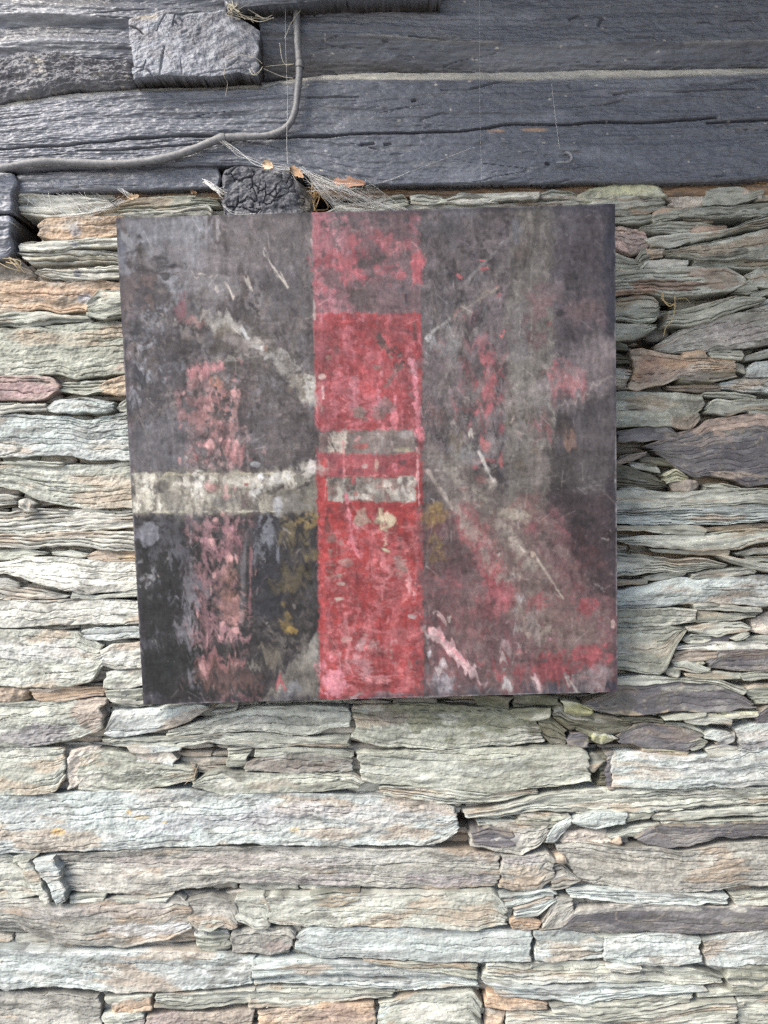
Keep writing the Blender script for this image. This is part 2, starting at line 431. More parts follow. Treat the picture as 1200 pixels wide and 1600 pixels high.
we 20|55,426 70,418 130,416 198,415/58,432 110,436 198,432
br 4|-40,418 25,400 40,415 52,428/-40,440 30,438 54,432
of 16|-40,444 40,437 100,439 160,436 198,440/-40,487 30,486 60,479 100,486 150,478 198,474
pe 20|130,470 150,450 200,452/136,490 165,498 200,491
pe 12|-40,495 40,487 90,489 142,496/-40,506 40,512 90,503 142,501
gf 15|-40,516 60,511 120,504 200,502/-40,587 30,586 90,582 120,590 200,582
rf 12|-40,592 40,587 85,591 96,605/-40,626 30,627 80,622 95,612
ge 9|96,598 130,595 166,593/92,612 130,616 164,611
of 13|152,605 172,593 202,584/156,613 180,617 203,616
we 13|-40,632 30,629 74,631/-40,645 40,643 74,640
uf 18|73,638 85,625 130,622 180,630/76,643 110,648 165,645 179,636
pr 14|183,632 204,618/184,641 204,640
uf 15|-40,651 60,647 110,649 130,656 165,649 206,643/-40,717 40,714 90,711 150,719 208,720
pe 17|2,722 50,720 100,723/4,726 60,728 100,727
pf 14|-40,734 20,726 100,728 212,723/-40,752 30,765 60,782 130,795 212,793
wr 18|27,782 38,777 56,786/30,794 42,800 55,796
we 11|-40,777 10,772 28,778/-40,796 25,789
we 14|-40,801 30,798 60,796 130,798 214,798/-40,830 40,832 130,829 215,825
we 17|-40,836 60,834 130,833 218,833/-40,852 60,855 140,856 219,858
ge 8|-40,861 40,859 74,863/-40,875 20,873 71,867
pe 15|76,863 110,859 138,865/79,868 110,873 136,869
oe 16|134,868 150,861 218,865/137,873 160,877 219,875
wf 15|-40,888 10,881 40,872 120,872 220,879/-40,897 30,901 60,912 100,922 140,928 221,918
we 12|-40,905 10,905 25,912/-40,915 22,918
we 15|-40,921 40,918 80,926 109,932/-40,932 40,936 100,935
pe 17|106,926 150,931 221,922/110,933 150,936 222,932
wf 14|-40,941 60,939 140,938 224,937/-40,978 40,980 120,978 225,972
pf 16|-40,986 40,986 120,991 157,1010/-40,1065 40,1072 120,1070 145,1065 157,1042
uf 14|127,986 150,981 226,978/130,997 170,1000 227,998
wf 15|160,1016 175,1006 228,1002/160,1040 185,1048 229,1042
pf 13|162,1052 180,1049 230,1046/162,1075 190,1076 231,1070
or 12|-40,1079 20,1075 46,1077/-40,1092 30,1097 46,1093
oe 13|50,1078 100,1072 165,1076/52,1091 90,1095 160,1087
pe 14|166,1081 200,1079 232,1078/168,1100 200,1103 232,1101
we 8|500,336 530,322 560,326 580,330/500,345 580,345
we 11|586,332 640,322 720,315 800,309 890,305 908,311/586,350 700,346 900,340
pe 14|582,322 600,308 632,303 640,312/584,333 610,326 640,322
pe 13|640,305 660,302 690,306 700,311/642,317 670,318 700,316
we 16|690,312 720,301 780,301 842,300/694,316 740,318 842,312
pe 14|842,302 862,296 890,298 902,304/844,313 870,312 903,309
"""
# coloured stains, lichen and weathering that belong to the stones: x, y, rx, ry, colour, strength
STAINS = [
    (1060, 445, 70, 8, (0.22, 0.135, 0.085), .95), (990, 455, 40, 8, (0.33, 0.17, 0.10), .8), (1110, 428, 50, 6, (0.28, 0.18, 0.12), .6),
    (1130, 440, 40, 9, (0.21, 0.15, 0.10), .8), (1110, 358, 30, 6, (0.36, 0.20, 0.11), .8), (1010, 330, 40, 6, (0.40, 0.24, 0.13), .8),
    (1040, 575, 50, 14, (0.36, 0.20, 0.10), .5), (1010, 570, 22, 22, (0.30, 0.17, 0.11), .7), (1060, 585, 50, 12, (0.17, 0.14, 0.13), .55),
    (1150, 520, 60, 16, (0.27, 0.235, 0.215), .8), (1050, 530, 40, 12, (0.36, 0.35, 0.30), .6),
    (1100, 665, 45, 14, (0.33, 0.21, 0.14), .75), (1170, 655, 50, 9, (0.36, 0.25, 0.18), .85), (1110, 690, 70, 10, (0.26, 0.20, 0.165), .5),
    (1150, 742, 60, 6, (0.36, 0.27, 0.19), .7), (1080, 640, 22, 25, (0.13, 0.12, 0.085), .6),
    (1010, 715, 50, 10, (0.10, 0.09, 0.08), .5), (970, 745, 40, 22, (0.11, 0.105, 0.07), .8), (1180, 826, 50, 6, (0.26, 0.19, 0.09), .8),
    (990, 1010, 50, 26, (0.27, 0.285, 0.23), .5), (1000, 1115, 70, 6, (0.40, 0.29, 0.14), .8), (1100, 1075, 60, 5, (0.36, 0.36, 0.28), .5),
    (1170, 1150, 60, 10, (0.38, 0.36, 0.32), .8), (1180, 1165, 45, 7, (0.12, 0.11, 0.125), .8), (1030, 1180, 60, 7, (0.33, 0.24, 0.17), .6),
    (760, 1115, 110, 26, (0.105, 0.11, 0.045), .75), (660, 1110, 90, 12, (0.17, 0.165, 0.085), .7), (905, 1110, 34, 12, (0.30, 0.29, 0.07), .8),
    (880, 1130, 50, 26, (0.10, 0.095, 0.05), .7), (960, 1100, 40, 20, (0.11, 0.10, 0.075), .7), (930, 1155, 20, 10, (0.27, 0.27, 0.08), .7),
    (450, 1195, 90, 10, (0.16, 0.12, 0.095), .6), (410, 1225, 60, 8, (0.27, 0.22, 0.155), .6), (140, 1115, 24, 30, (0.30, 0.21, 0.15), .8),
    (50, 1150, 75, 16, (0.21, 0.19, 0.20), .85), (60, 560, 120, 30, (0.36, 0.37, 0.28), .4), (20, 608, 60, 16, (0.25, 0.15, 0.15), .8),
    (300, 1290, 90, 18, (0.30, 0.29, 0.31), .5), (450, 1270, 80, 18, (0.33, 0.32, 0.33), .6), (600, 1275, 80, 20, (0.32, 0.29, 0.27), .5),
    (90, 1300, 9, 4, (0.55, 0.33, 0.06), .9), (199, 1271, 6, 5, (0.55, 0.33, 0.06), .9), (218, 1280, 10, 3, (0.52, 0.40, 0.14), .7), (256, 1287, 5, 3, (0.55, 0.33, 0.06), .8),
    (461, 1298, 8, 4, (0.52, 0.38, 0.16), .8), (305, 1300, 10, 22, (0.33, 0.45, 0.42), .5),
    (300, 1350, 200, 12, (0.31, 0.26, 0.225), .7), (480, 1378, 130, 9, (0.24, 0.205, 0.20), .7), (700, 1378, 90, 10, (0.22, 0.19, 0.195), .75), (620, 1345, 160, 9, (0.33, 0.34, 0.31), .5),
    (150, 1375, 120, 12, (0.38, 0.35, 0.29), .6), (230, 1455, 110, 12, (0.42, 0.44, 0.44), .6), (180, 1425, 140, 12, (0.30, 0.27, 0.24), .6),
    (425, 1478, 34, 9, (0.20, 0.15, 0.13), .85), (990, 1350, 110, 22, (0.28, 0.255, 0.20), .6), (1040, 1385, 90, 8, (0.25, 0.23, 0.20), .5),
    (1000, 1420, 170, 6, (0.32, 0.31, 0.26), .75), (1060, 1416, 200, 5, (0.34, 0.32, 0.27), .6), (820, 1360, 36, 9, (0.34, 0.25, 0.15), .6), (800, 1345, 40, 8, (0.26, 0.23, 0.24), .6),
    (780, 1312, 40, 12, (0.14, 0.13, 0.15), .55), (600, 1600, 14, 18, (0.30, 0.42, 0.45), .6), (520, 1590, 60, 16, (0.25, 0.17, 0.13), .7), (270, 1600, 50, 20, (0.24, 0.18, 0.165), .7),
    (205, 572, 24, 8, (0.26, 0.16, 0.12), .6), (90, 455, 90, 12, (0.42, 0.26, 0.15), .7), (130, 465, 14, 8, (0.27, 0.28, 0.32), .8), (115, 360, 10, 14, (0.25, 0.25, 0.28), .8),
    (117, 384, 6, 7, (0.22, 0.22, 0.26), .9), (118, 424, 5, 6, (0.22, 0.22, 0.26), .9), (95, 404, 60, 5, (0.24, 0.21, 0.12), .7), (160, 387, 34, 4, (0.26, 0.25, 0.15), .6),
    (150, 750, 60, 6, (0.42, 0.34, 0.24), .6), (180, 605, 30, 9, (0.45, 0.34, 0.20), .6), (190, 870, 30, 6, (0.46, 0.33, 0.16), .7), (185, 828, 40, 3, (0.36, 0.26, 0.12), .7),
    (40, 1020, 90, 22, (0.33, 0.335, 0.32), .6), (960, 295, 60, 8, (0.44, 0.44, 0.20), .5), (1165, 300, 12, 8, (0.36, 0.22, 0.16), .6),
    (1125, 1140, 60, 40, (0.28, 0.30, 0.25), .2), (1100, 1205, 120, 20, (0.37, 0.40, 0.375), .5), (700, 1205, 150, 24, (0.30, 0.325, 0.28), .5),
    (860, 1535, 120, 10, (0.33, 0.36, 0.345), .5), (1000, 1480, 60, 14, (0.31, 0.37, 0.35), .5), (330, 1105, 60, 10, (0.34, 0.33, 0.28), .4),
]
HOLES = [(1028, 462, 1064, 512), (912, 1152, 960, 1232), (24, 342, 58, 376), (478, 300, 530, 332), (258, 1185, 312, 1226), (996, 536, 1030, 548), (1100, 342, 1200, 352), (712, 1264, 728, 1300)]
PROT = np.random.default_rng(5)

def polyline(pts, n):
    pts = np.array(pts, float)
    if len(pts) == 1: pts = np.repeat(pts, 2, 0)
    t = np.linspace(pts[0, 0], pts[-1, 0], n)
    y = np.interp(t, pts[:, 0], pts[:, 1]) if pts[-1, 0] - pts[0, 0] > 1e-6 else np.linspace(pts[0, 1], pts[-1, 1], n)
    k = max(1, n // 50) * 2 + 1
    if n > 8:
        yp = np.pad(y, k // 2, mode='edge'); y = np.convolve(yp, np.ones(k) / k, 'valid')
    return t, y

def stone_surface(top, bot, style, code, p, seed, su=1.7, sv=1.15, amp=1.0, back=48, pal=None):
    rng = rng_of(seed)
    W = 0.5 * ((top[-1][0] - top[0][0]) + (bot[-1][0] - bot[0][0]))
    xs = np.linspace(0, 1, 9)
    H = max(np.interp(xs, np.linspace(0, 1, len(bot)), [b[1] for b in bot]) - np.interp(xs, np.linspace(0, 1, len(top)), [t[1] for t in top]))
    H = max(H, 4)
    nu = max(6, int(abs(W) / su) + 2); nv = max(5, int(H / sv) + 2)
    su = abs(W) / (nu - 1); sv = H / (nv - 1)
    sh = (nv, nu)
    tx, ty = polyline(top, nu); bx, by = polyline(bot, nu)
    rag = min(1.0, H / 16.0)
    j = lambda w: vn((1, nu), su, 1, w, 5, rng)[0]
    ty = ty + rag * (1.0 * j(34) + 0.5 * j(9)); by = by + rag * (1.2 * j(34) + 0.7 * j(9))
    if pal is None: ty = ty - 0.9; by = by + 0.9
    by = np.maximum(by, ty + 2.0)
    v = np.linspace(0, 1, nv)[:, None]; u = np.linspace(0, 1, nu)[None, :]
    X = tx[None] * (1 - v) + bx[None] * v
    Y = ty[None] * (1 - v) + by[None] * v
    je = lambda w: vn((nv, 1), 1, sv, 5, w, rng)
    e = max(3.0, W / 22.0) if W > 0 else 3.0
    X = X + (1 - u) ** e * (2.0 * je(12) + 1.2 * je(4)) + u ** e * (2.0 * je(12) + 1.2 * je(4))
    # ---- relief
    Vp = v * H; Up = u * W
    per = {'e': rng.uniform(4.5, 7.5), 'f': rng.uniform(8, 13), 'r': 9}[style]
    wv_ = rng.uniform(0.05, 0.3)
    smooth_ = rng.uniform(0.35, 1.0)
    S = (Vp + rng.uniform(-.06, .06) * Up) / per + wv_ * vn(sh, su, sv, 130, per * 4, rng) + 0.10 * vn(sh, su, sv, 22, 6, rng) + 0.07 * vn(sh, su, sv, 6, 4, rng)
    k = np.floor(S).astype(int); f = S - k; k -= k.min(); K = k.max() + 1
    ci = np.arange(nu)[None].repeat(nv, 0)
    Wl = wmat(nu, su, 42 if style == 'e' else 60, rng)
    lay = np.tanh(4.0 * (rng.standard_normal((K, Wl.shape[1])) @ Wl.T / 0.69)) + 0.7 * rng.standard_normal((K, 1))
    Ws = wmat(nu, su, 11, rng)
    lay = lay + 0.28 * rng.standard_normal((K, Ws.shape[1])) @ Ws.T
    strata = lay[k, ci] - 0.7 * f ** 2
    crack = np.exp(-(np.minimum(f, 1 - f) * per / 0.8) ** 2) * (vn(sh, su, sv, 60, 9, rng) > 0.25)
    wn_ = rng.uniform(10, 20)
    n = fbm(sh, su, sv, wn_ * rng.uniform(3, 6), wn_, rng, 3, 0.5) + rng.uniform(-.02, .02) * Vp + rng.uniform(-.012, .012) * Up; q = n * 1.7
    qf = np.floor(q); terr = (qf + 0.35 * (q - qf) + 0.65 * sm(q - qf, 0.86, 1.0)) / 1.7
    fine = fbm(sh, su, sv, 11, 3.2, rng, 2, 0.85) if style == 'e' else fbm(sh, su, sv, 7.5, 5, rng, 3, 0.8)
    low = vn(sh, su, sv, 120, 40, rng) * min(1, W / 80)
    n2 = (fbm(sh, su, sv, 46, 5.5, rng, 2) if style == 'e' else fbm(sh, su, sv, 24, 7.5, rng, 3)) + 0.35 * n; q2 = n2 * 2.0
    q2f = np.floor(q2); terr2 = (q2f + sm(q2 - q2f, 0.8, 1.0)) / 2.0
    split = np.exp(-(vn(sh, su, sv, 150, 10, rng) / 0.05) ** 2) * sm(vn(sh, su, sv, 70, 14, rng), 0.0, 0.5)
    if style == 'e':
        h = rng.uniform(1.0, 1.8) * strata - 4.6 * crack + 1.0 * terr + 0.55 * terr2 + 0.35 * fine + 0.8 * low - 3.6 * split
    elif style == 'f':
        h = smooth_ * (rng.uniform(0.15, 0.6) * strata + 1.5 * terr + rng.uniform(0.3, 0.8) * terr2) - 2.8 * crack + rng.uniform(0.35, 0.62) * fine + 0.8 * low - 3.4 * split
    else:
        h = 0.8 * terr + 1.8 * fbm(sh, su, sv, 16, 12, rng, 4, 0.6) + 1.0 * low
    h = h * amp * min(1.0, 0.45 + H / 40.0) * (0.5 if code == 'd' else 1.0)
    dv = np.minimum(v, 1 - v) * (by - ty)[None]; du = np.minimum(u, 1 - u) * max(W, 1)
    R = 1.3 if style != 'r' else 4.0
    R = min(R, H * 0.4)
    rv = np.clip(1 - dv / R, 0, 1); ru = np.clip(1 - du / (R * 1.4), 0, 1)
    h = h - (rv ** 2) * R * 0.75 - (ru ** 2) * R * 0.9
    h = h + rng.uniform(-.04, .08) * (Vp - H / 2) + rng.uniform(-.02, .02) * (Up - W / 2)
    h = np.clip(h, -back * 0.5, 14)
    # ---- pigment
    c1, c2 = [np.array(c) for c in (pal or PAL[code])]
    m1 = sm(fbm(sh, su, sv, 60, 18, rng, 4), -0.4, 0.7)[..., None]
    col = c1 * (1 - m1) + c2 * m1
    col = col * (1 + 0.13 * (rng.standard_normal((K, 1)) * np.ones((1, nu)))[k, ci])[..., None]
    col = col * (1 + 0.10 * fbm(sh, su, sv, 14, 5, rng, 3))[..., None]
    # thin rusty and pale weathering streaks along the layers
    ka = 1.0 if style == 'e' else 2.2
    rs = sm(fbm(sh, su, sv, 70, 9 * ka, rng, 4), 0.75, 1.6)[..., None] * (0.55 if code in 'pgnwuole' else 0.25)
    col = col * (1 - rs) + rs * np.array([0.30, 0.215, 0.14])
    ps = sm(fbm(sh, su, sv, 45, 7 * ka, rng, 4), 0.9, 1.7)[..., None] * (0.5 if code != 'd' else 0.22)
    col = col * (1 - ps) + ps * np.array([0.42, 0.41, 0.36])
    ds = sm(fbm(sh, su, sv, 30, 5 * ka, rng, 4), 1.0, 1.8)[..., None] * 0.6
    col = col * (1 - ds) + ds * np.array([0.10, 0.095, 0.08])
    if code == 'd':   # pale mineral veins and crusts along the rim of the dark slabs
        vein = np.exp(-(vn(sh, su, sv, 34, 26, rng) / 0.05) ** 2)[..., None] * 0.35
        col = col * (1 - vein) + vein * np.array([0.33, 0.27, 0.19])
        rim = (sm(rv + 0.35 * fine, 0.55, 0.9) * 0.55)[..., None]
        col = col * (1 - rim) + rim * np.array([0.28, 0.24, 0.17])
    if pal is None:
        wob = fbm(sh, su, sv, 26, 10, rng, 4)
        for (sx, sy, rx, ry, c, a) in STAINS:
            if sx + rx * 1.4 < X.min() or sx - rx * 1.4 > X.max() or sy + ry * 1.4 < Y.min() or sy - ry * 1.4 > Y.max(): continue
            d = 1 - np.sqrt(((X - sx) / rx) ** 2 + ((Y - sy) / ry) ** 2) + 0.32 * wob
            mk = (sm(d, 0.0, 0.28) * a * 0.9)[..., None]
            c = 0.72 * np.array(c) + 0.28 * np.mean(c)
            col = col * (1 - mk) + mk * np.array(c) * (1 + 0.18 * fine[..., None])
    sat = 0.95 if code in 'olr' else 0.84
    col = col * sat + (1 - sat) * col.mean(-1, keepdims=True) * np.array([1.02, 1.01, 0.94])
    # ---- closed shell: skirt rings running back into the wall
    X2 = np.pad(X, 1, mode='edge'); Y2 = np.pad(Y, 1, mode='edge'); h2 = np.pad(h, 1, mode='edge')
    h2[0] = h2[-1] = -back; h2[:, 0] = h2[:, -1] = -back
    col2 = np.pad(col, ((1, 1), (1, 1), (0, 0)), mode='edge')
    co = P(X2, Y2, p)
    co[..., 1] -= h2 / 1000.0
    nv2, nu2 = X2.shape
    return co.reshape(-1, 3), grid_quads(nv2, nu2), col2.reshape(-1, 3)

wall = empty('stone_wall', (0, 0, 0))
tag(wall, 'dry laid wall of thin pale grey and rusty slate stones behind the painting', 'wall')
traced = []
for li, line in enumerate(STONES.strip().split('\n')):
    head, geo = line.split('|')
    cs, p = head.split()
    t, b = [[tuple(float(a) for a in q.split(',')) for q in s.split()] for s in geo.split('/')]
    ex_ = float(PROT.uniform(0, 130))
    t, b = [[(x - ex_ if x == -40 else x + ex_ if x == 1240 else x, y) for x, y in q] for q in (t, b)]
    co, qd, cl = stone_surface(t, b, cs[1], cs[0], 4 + 0.75 * float(p), 100 + li)
    mesh_obj('stone', co, qd, M_SLATE, wall, cl)

# smaller packing stones set back in the joints, and the wall beyond the photograph's frame
def courses(x0, x1, y0, y1, hr, lr, rng):
    out = []; y = y0
    while y < y1:
        h = rng.uniform(*hr); x = x0 - rng.uniform(0, lr[1])
        while x < x1:
            l = rng.uniform(*lr); a = rng.uniform(-2.5, 2.5, 6); gx = rng.uniform(1, 4)
            xs = np.linspace(x, x + l - gx, 4)
            if xs[-1] > x0 and x < x1:
                out.append(([(xs[0], y + a[0] + 2), (xs[1], y + a[1]), (xs[2], y + a[2]), (xs[3], y + a[3] + 2)],
                            [(xs[0], y + h - 2 + a[4]), (xs[1], y + h + a[5]), (xs[2], y + h + a[1]), (xs[3], y + h - 2 + a[2])]))
            x += l
        y += h * 0.98
    return out

def join(name, items, mat, parent, kind=None):
    cs, qs, cl, off = [], [], [], 0
    for co, qd, c in items:
        cs.append(co); qs.append(qd + off); cl.append(c); off += len(co)
    o = mesh_obj(name, np.concatenate(cs), np.concatenate(qs), mat, parent, np.concatenate(cl))
    if kind: o['kind'] = kind
    return o

rg = rng_of(77)
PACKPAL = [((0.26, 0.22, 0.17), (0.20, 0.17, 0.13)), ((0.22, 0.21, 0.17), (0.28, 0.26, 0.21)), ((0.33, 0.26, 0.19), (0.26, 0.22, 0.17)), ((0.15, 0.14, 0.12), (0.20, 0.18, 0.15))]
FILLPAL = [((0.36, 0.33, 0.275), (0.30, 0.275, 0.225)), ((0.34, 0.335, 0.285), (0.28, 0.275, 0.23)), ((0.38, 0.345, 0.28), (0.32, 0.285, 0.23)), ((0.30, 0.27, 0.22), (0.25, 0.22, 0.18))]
items = []
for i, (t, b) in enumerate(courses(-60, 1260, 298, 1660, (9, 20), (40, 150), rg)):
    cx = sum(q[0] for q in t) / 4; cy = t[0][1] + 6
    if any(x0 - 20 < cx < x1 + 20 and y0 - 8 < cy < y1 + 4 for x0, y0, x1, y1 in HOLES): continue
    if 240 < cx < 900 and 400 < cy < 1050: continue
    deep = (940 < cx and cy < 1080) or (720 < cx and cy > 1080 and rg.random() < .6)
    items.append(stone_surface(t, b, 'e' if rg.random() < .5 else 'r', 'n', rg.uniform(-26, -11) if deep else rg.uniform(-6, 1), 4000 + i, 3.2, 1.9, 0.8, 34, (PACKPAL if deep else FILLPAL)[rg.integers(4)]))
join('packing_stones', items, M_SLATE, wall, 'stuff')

items = []
OUTC = ['p', 'p', 'p', 'g', 'g', 'g', 'n', 'n', 'u', 'u', 'w', 'd', 'o', 'b']
reg = [(-1500, -42, 300, 2300), (1242, 2700, 300, 2300), (-42, 1242, 1642, 2300), (236, 904, 352, 1062)]
for r_i, (x0, x1, y0, y1) in enumerate(reg):
    for i, (t, b) in enumerate(courses(x0, x1, y0, y1, (16, 66), (130, 480), rg)):
        t = [(min(max(x, x0), x1), y) for x, y in t]; b = [(min(max(x, x0), x1), y) for x, y in b]
        if t[-1][0] - t[0][0] < 12: continue
        cd = OUTC[rg.integers(len(OUTC))]
        items.append(stone_surface(t, b, 'ef'[rg.integers(2)], cd, rg.uniform(0, 9) if r_i < 3 else rg.uniform(-4, 4), 6000 + r_i * 2000 + i, 7, 4.5, 1.0, 44, PAL[cd]))
join('wall_stones', items, M_SLATE, wall, 'stuff')

# earth and lime mortar bed deep in the wall
rg = rng_of(12)
nu, nv = 420, 230
gx = np.linspace(-1500, 2700, nu)[None].repeat(nv, 0); gy = np.linspace(285, 2300, nv)[:, None].repeat(nu, 1)
h = 4 * fbm((nv, nu), 10, 9, 60, 40, rg, 4)
hole = np.zeros_like(gx)
for x0, y0, x1, y1 in HOLES:
    hole = np.maximum(hole, sm(np.minimum(np.minimum(gx - x0 + 12, x1 + 12 - gx), np.minimum(gy - y0 + 8, y1 + 8 - gy)), 0, 8))
co = P(gx, gy, 0); co[..., 1] += (24 - h + 66 * hole) / 1000
mc = np.array([0.27, 0.21, 0.15]) * (1 + 0.2 * fbm((nv, nu), 10, 9, 50, 50, rg, 3))[..., None]
mesh_obj('mortar_bed', co.reshape(-1, 3), grid_quads(nv, nu), M_SLATE, wall, mc.reshape(-1, 3))

# ------------------------------------------------------------------ the timbers above the wall
WOOD = np.array([0.096, 0.103, 0.122])
WOODL = np.array([0.20, 0.21, 0.238])
DUST = np.array([0.26, 0.245, 0.205])
RAW = np.array([0.20, 0.125, 0.07])

def seg_dist(X, Y, pts):
    d = np.full(X.shape, 1e9)
    for (x0, y0), (x1, y1) in zip(pts[:-1], pts[1:]):
        dx, dy = x1 - x0, y1 - y0
        t = np.clip(((X - x0) * dx + (Y - y0) * dy) / (dx * dx + dy * dy + 1e-9), 0, 1)
        d = np.minimum(d, np.hypot(X - x0 - t * dx, Y - y0 - t * dy))
    return d

def timber_surface(top, bot, p, seed, su=2.4, sv=1.3, back=90, grain=1.0, cracks=(), shape=None, tint=None, rag=0.6, R=5.0, endgrain=False, side=0.7):
    rng = rng_of(seed)
    W = 0.5 * ((top[-1][0] - top[0][0]) + (bot[-1][0] - bot[0][0]))
    xs = np.linspace(0, 1, 17)
    X0, X1 = top[0][0], top[-1][0]
    gy = lambda q: np.interp(xs, (np.array([a[0] for a in q]) - q[0][0]) / (q[-1][0] - q[0][0] + 1e-9), [a[1] for a in q])
    H = (gy(bot) - gy(top)).max()
    nu = max(8, int(W / su) + 2); nv = max(6, int(H / sv) + 2)
    su = W / (nu - 1); sv = H / (nv - 1); sh = (nv, nu)
    tx, ty = polyline(top, nu); bx, by = polyline(bot, nu)
    j = lambda w: vn((1, nu), su, 1, w, 5, rng)[0]
    ty = ty + rag * (0.9 * j(60) + 0.5 * j(14)); by = by + rag * (0.9 * j(60) + 0.6 * j(12))
    v = np.linspace(0, 1, nv)[:, None]; u = np.linspace(0, 1, nu)[None]
    X = tx * (1 - v) + bx * v; Y = ty * (1 - v) + by * v
    je = lambda w: vn((nv, 1), 1, sv, 5, w, rng)
    ee = max(4.0, W / 14)
    X = X + (1 - u) ** ee * 1.6 * je(10) + u ** ee * 1.6 * je(10)
    warp = 0.5 * vn(sh, su, sv, 260, 60, rng)
    if not endgrain:
        g1 = vn(sh, su, sv, 130, 4.0, rng); g2 = vn(sh, su, sv, 60, 2.2, rng); g3 = vn(sh, su, sv, 240, 9, rng)
        area = sm(vn(sh, su, sv, 170, 40, rng), -0.8, 0.8)
        h = grain * ((0.10 + 0.75 * area) * g1 + 0.16 * g2 + 0.6 * g3) + 2.2 * warp + 0.8 * fbm(sh, su, sv, 34, 14, rng, 3, .6) * sm(vn(sh, su, sv, 120, 50, rng), -.3, .9)
        # old brush marks, runs and chips in the paint
        h = h + 0.42 * fbm(sh, su, sv, 10, 5, rng, 3, .75) + 0.22 * vn(sh, su, sv, 22, 1.5, rng) + 0.9 * sm(vn(sh, su, sv, 40, 7, rng), 1.1, 1.5) - 1.3 * sm(vn(sh, su, sv, 26, 5, rng), 1.5, 1.9)
        chk = np.exp(-(vn(sh, su, sv, 150, 10, rng) / 0.05) ** 2) * sm(vn(sh, su, sv, 120, 24, rng), 0.5, 1.1)
        h = h - 2.2 * chk
    else:
        h = 1.1 * fbm(sh, su, sv, 26, 18, rng, 4, 0.6) + 1.6 * vn(sh, su, sv, 60, 40, rng) * 0.6
    for pts, wd, dp in cracks:
        d = seg_dist(X, Y + 0.8 * vn(sh, su, sv, 30, 200, rng), pts)
        h = h - dp * np.exp(-(d / wd) ** 2)
    dv = np.minimum(v, 1 - v) * (by - ty)[None]; du = np.minimum(u, 1 - u) * W
    rv = np.clip(1 - dv / R, 0, 1); ru = np.clip(1 - du / R, 0, 1)
    h = h - rv ** 2 * R * 0.8 - ru ** 2 * R * 0.8
    col = WOOD * np.ones(sh + (1,))
    a = sm(fbm(sh, su, sv, 130, 26, rng, 4), 0.1, 1.5)[..., None] * 0.45
    col = col * (1 - a) + WOODL * a
    a = sm(fbm(sh, su, sv, 60, 6, rng, 4), 1.1, 2.0)[..., None] * 0.12
    col = col * (1 - a) + DUST * a
    a = sm(vn(sh, su, sv, 3.5, 3, rng), 2.8, 3.0)[..., None] * 0.8
    col = col * (1 - a) + np.array([0.45, 0.42, 0.36]) * a
    if shape is not None: h, col = shape(X, Y, h, col, sh, su, sv, rng)
    if tint is not None: col = tint(X, Y, h, col, sh, su, sv, rng)
    X2 = np.pad(X, 1, mode='edge'); Y2 = np.pad(Y, 1, mode='edge'); h2 = np.pad(h, 1, mode='edge')
    c2 = np.pad(col, ((1, 1), (1, 1), (0, 0)), mode='edge')
    for k_, (dz, ins) in enumerate([(7, 0.0), (16, 1.0), (30, 2.0), (back, 3.0)]):     # sides: paint stops, bare rough wood runs back, underside shade darkened into it
        if k_:
            X2 = np.pad(X2, 1, mode='edge'); Y2 = np.pad(Y2, 1, mode='edge'); h2 = np.pad(h2, 1, mode='edge'); c2 = np.pad(c2, ((1, 1), (1, 1), (0, 0)), mode='edge')
        ring = np.zeros(X2.shape, bool); ring[0] = ring[-1] = True; ring[:, 0] = ring[:, -1] = True
        h2[ring] = h2[ring] - (dz if k_ == 0 else 12) if k_ < 3 else -back
        h2[ring] += rng.standard_normal(ring.sum()) * (1.2 if k_ < 3 else 0)
        Y2[0] += (ins + rng.standard_normal(Y2.shape[1]) * side) * (k_ < 3); Y2[-1] -= (ins + rng.standard_normal(Y2.shape[1]) * side) * (k_ < 3)
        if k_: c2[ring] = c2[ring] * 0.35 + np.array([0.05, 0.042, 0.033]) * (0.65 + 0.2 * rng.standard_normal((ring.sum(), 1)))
    co = P(X2, Y2, p); co[..., 1] -= h2 / 1000
    return co.reshape(-1, 3), grid_quads(*X2.shape), c2.reshape(-1, 3)

def mixc(col, m, c):
    m = np.clip(m, 0, 1)[..., None]
    return col * (1 - m) + np.array(c) * m

# main lintel: sloping dusty upper arris, long shake through the middle
LT = [(-1500, 205), (-400, 185), (-60, 166), (0, 158), (70, 144), (140, 135), (205, 131), (300, 130), (412, 128), (440, 116), (480, 109), (650, 107), (800, 107), (1000, 106), (1200, 101), (1260, 100), (2700, 92)]
LB = [(-1500, 290), (-60, 268), (0, 264), (345, 258), (440, 257), (478, 270), (500, 283), (560, 292), (640, 288), (900, 286), (1000, 285), (1140, 282), (1200, 275), (1260, 272), (2700, 262)]
CR = [([(-1500, 260), (-60, 238), (0, 232), (110, 227), (200, 217), (300, 212), (345, 214)], 1.5, 9),
      ([(120, 234), (190, 233), (300, 226), (360, 222)], 1.2, 5),
      ([(420, 216), (520, 211), (600, 208), (700, 204), (760, 201), (800, 194), (870, 195), (960, 192), (1040, 190), (1120, 183)], 1.5, 10),
      ([(1105, 192), (1160, 190), (1300, 186), (2700, 160)], 1.5, 9),
      ([(690, 139), (730, 140), (780, 126), (840, 124)], 1.6, 4), ([(960, 148), (1010, 142), (1080, 143), (1180, 138)], 1.6, 4),
      ([(1080, 134), (1200, 124)], 1.4, 3), ([(480, 152), (560, 151)], 1.2, 3),
      ([(566, 226), (584, 225)], 1.8, 6), ([(602, 227), (610, 226)], 1.8, 5), ([(645, 156), (649, 155)], 1.6, 6), ([(854, 256), (857, 256)], 1.8, 7)]
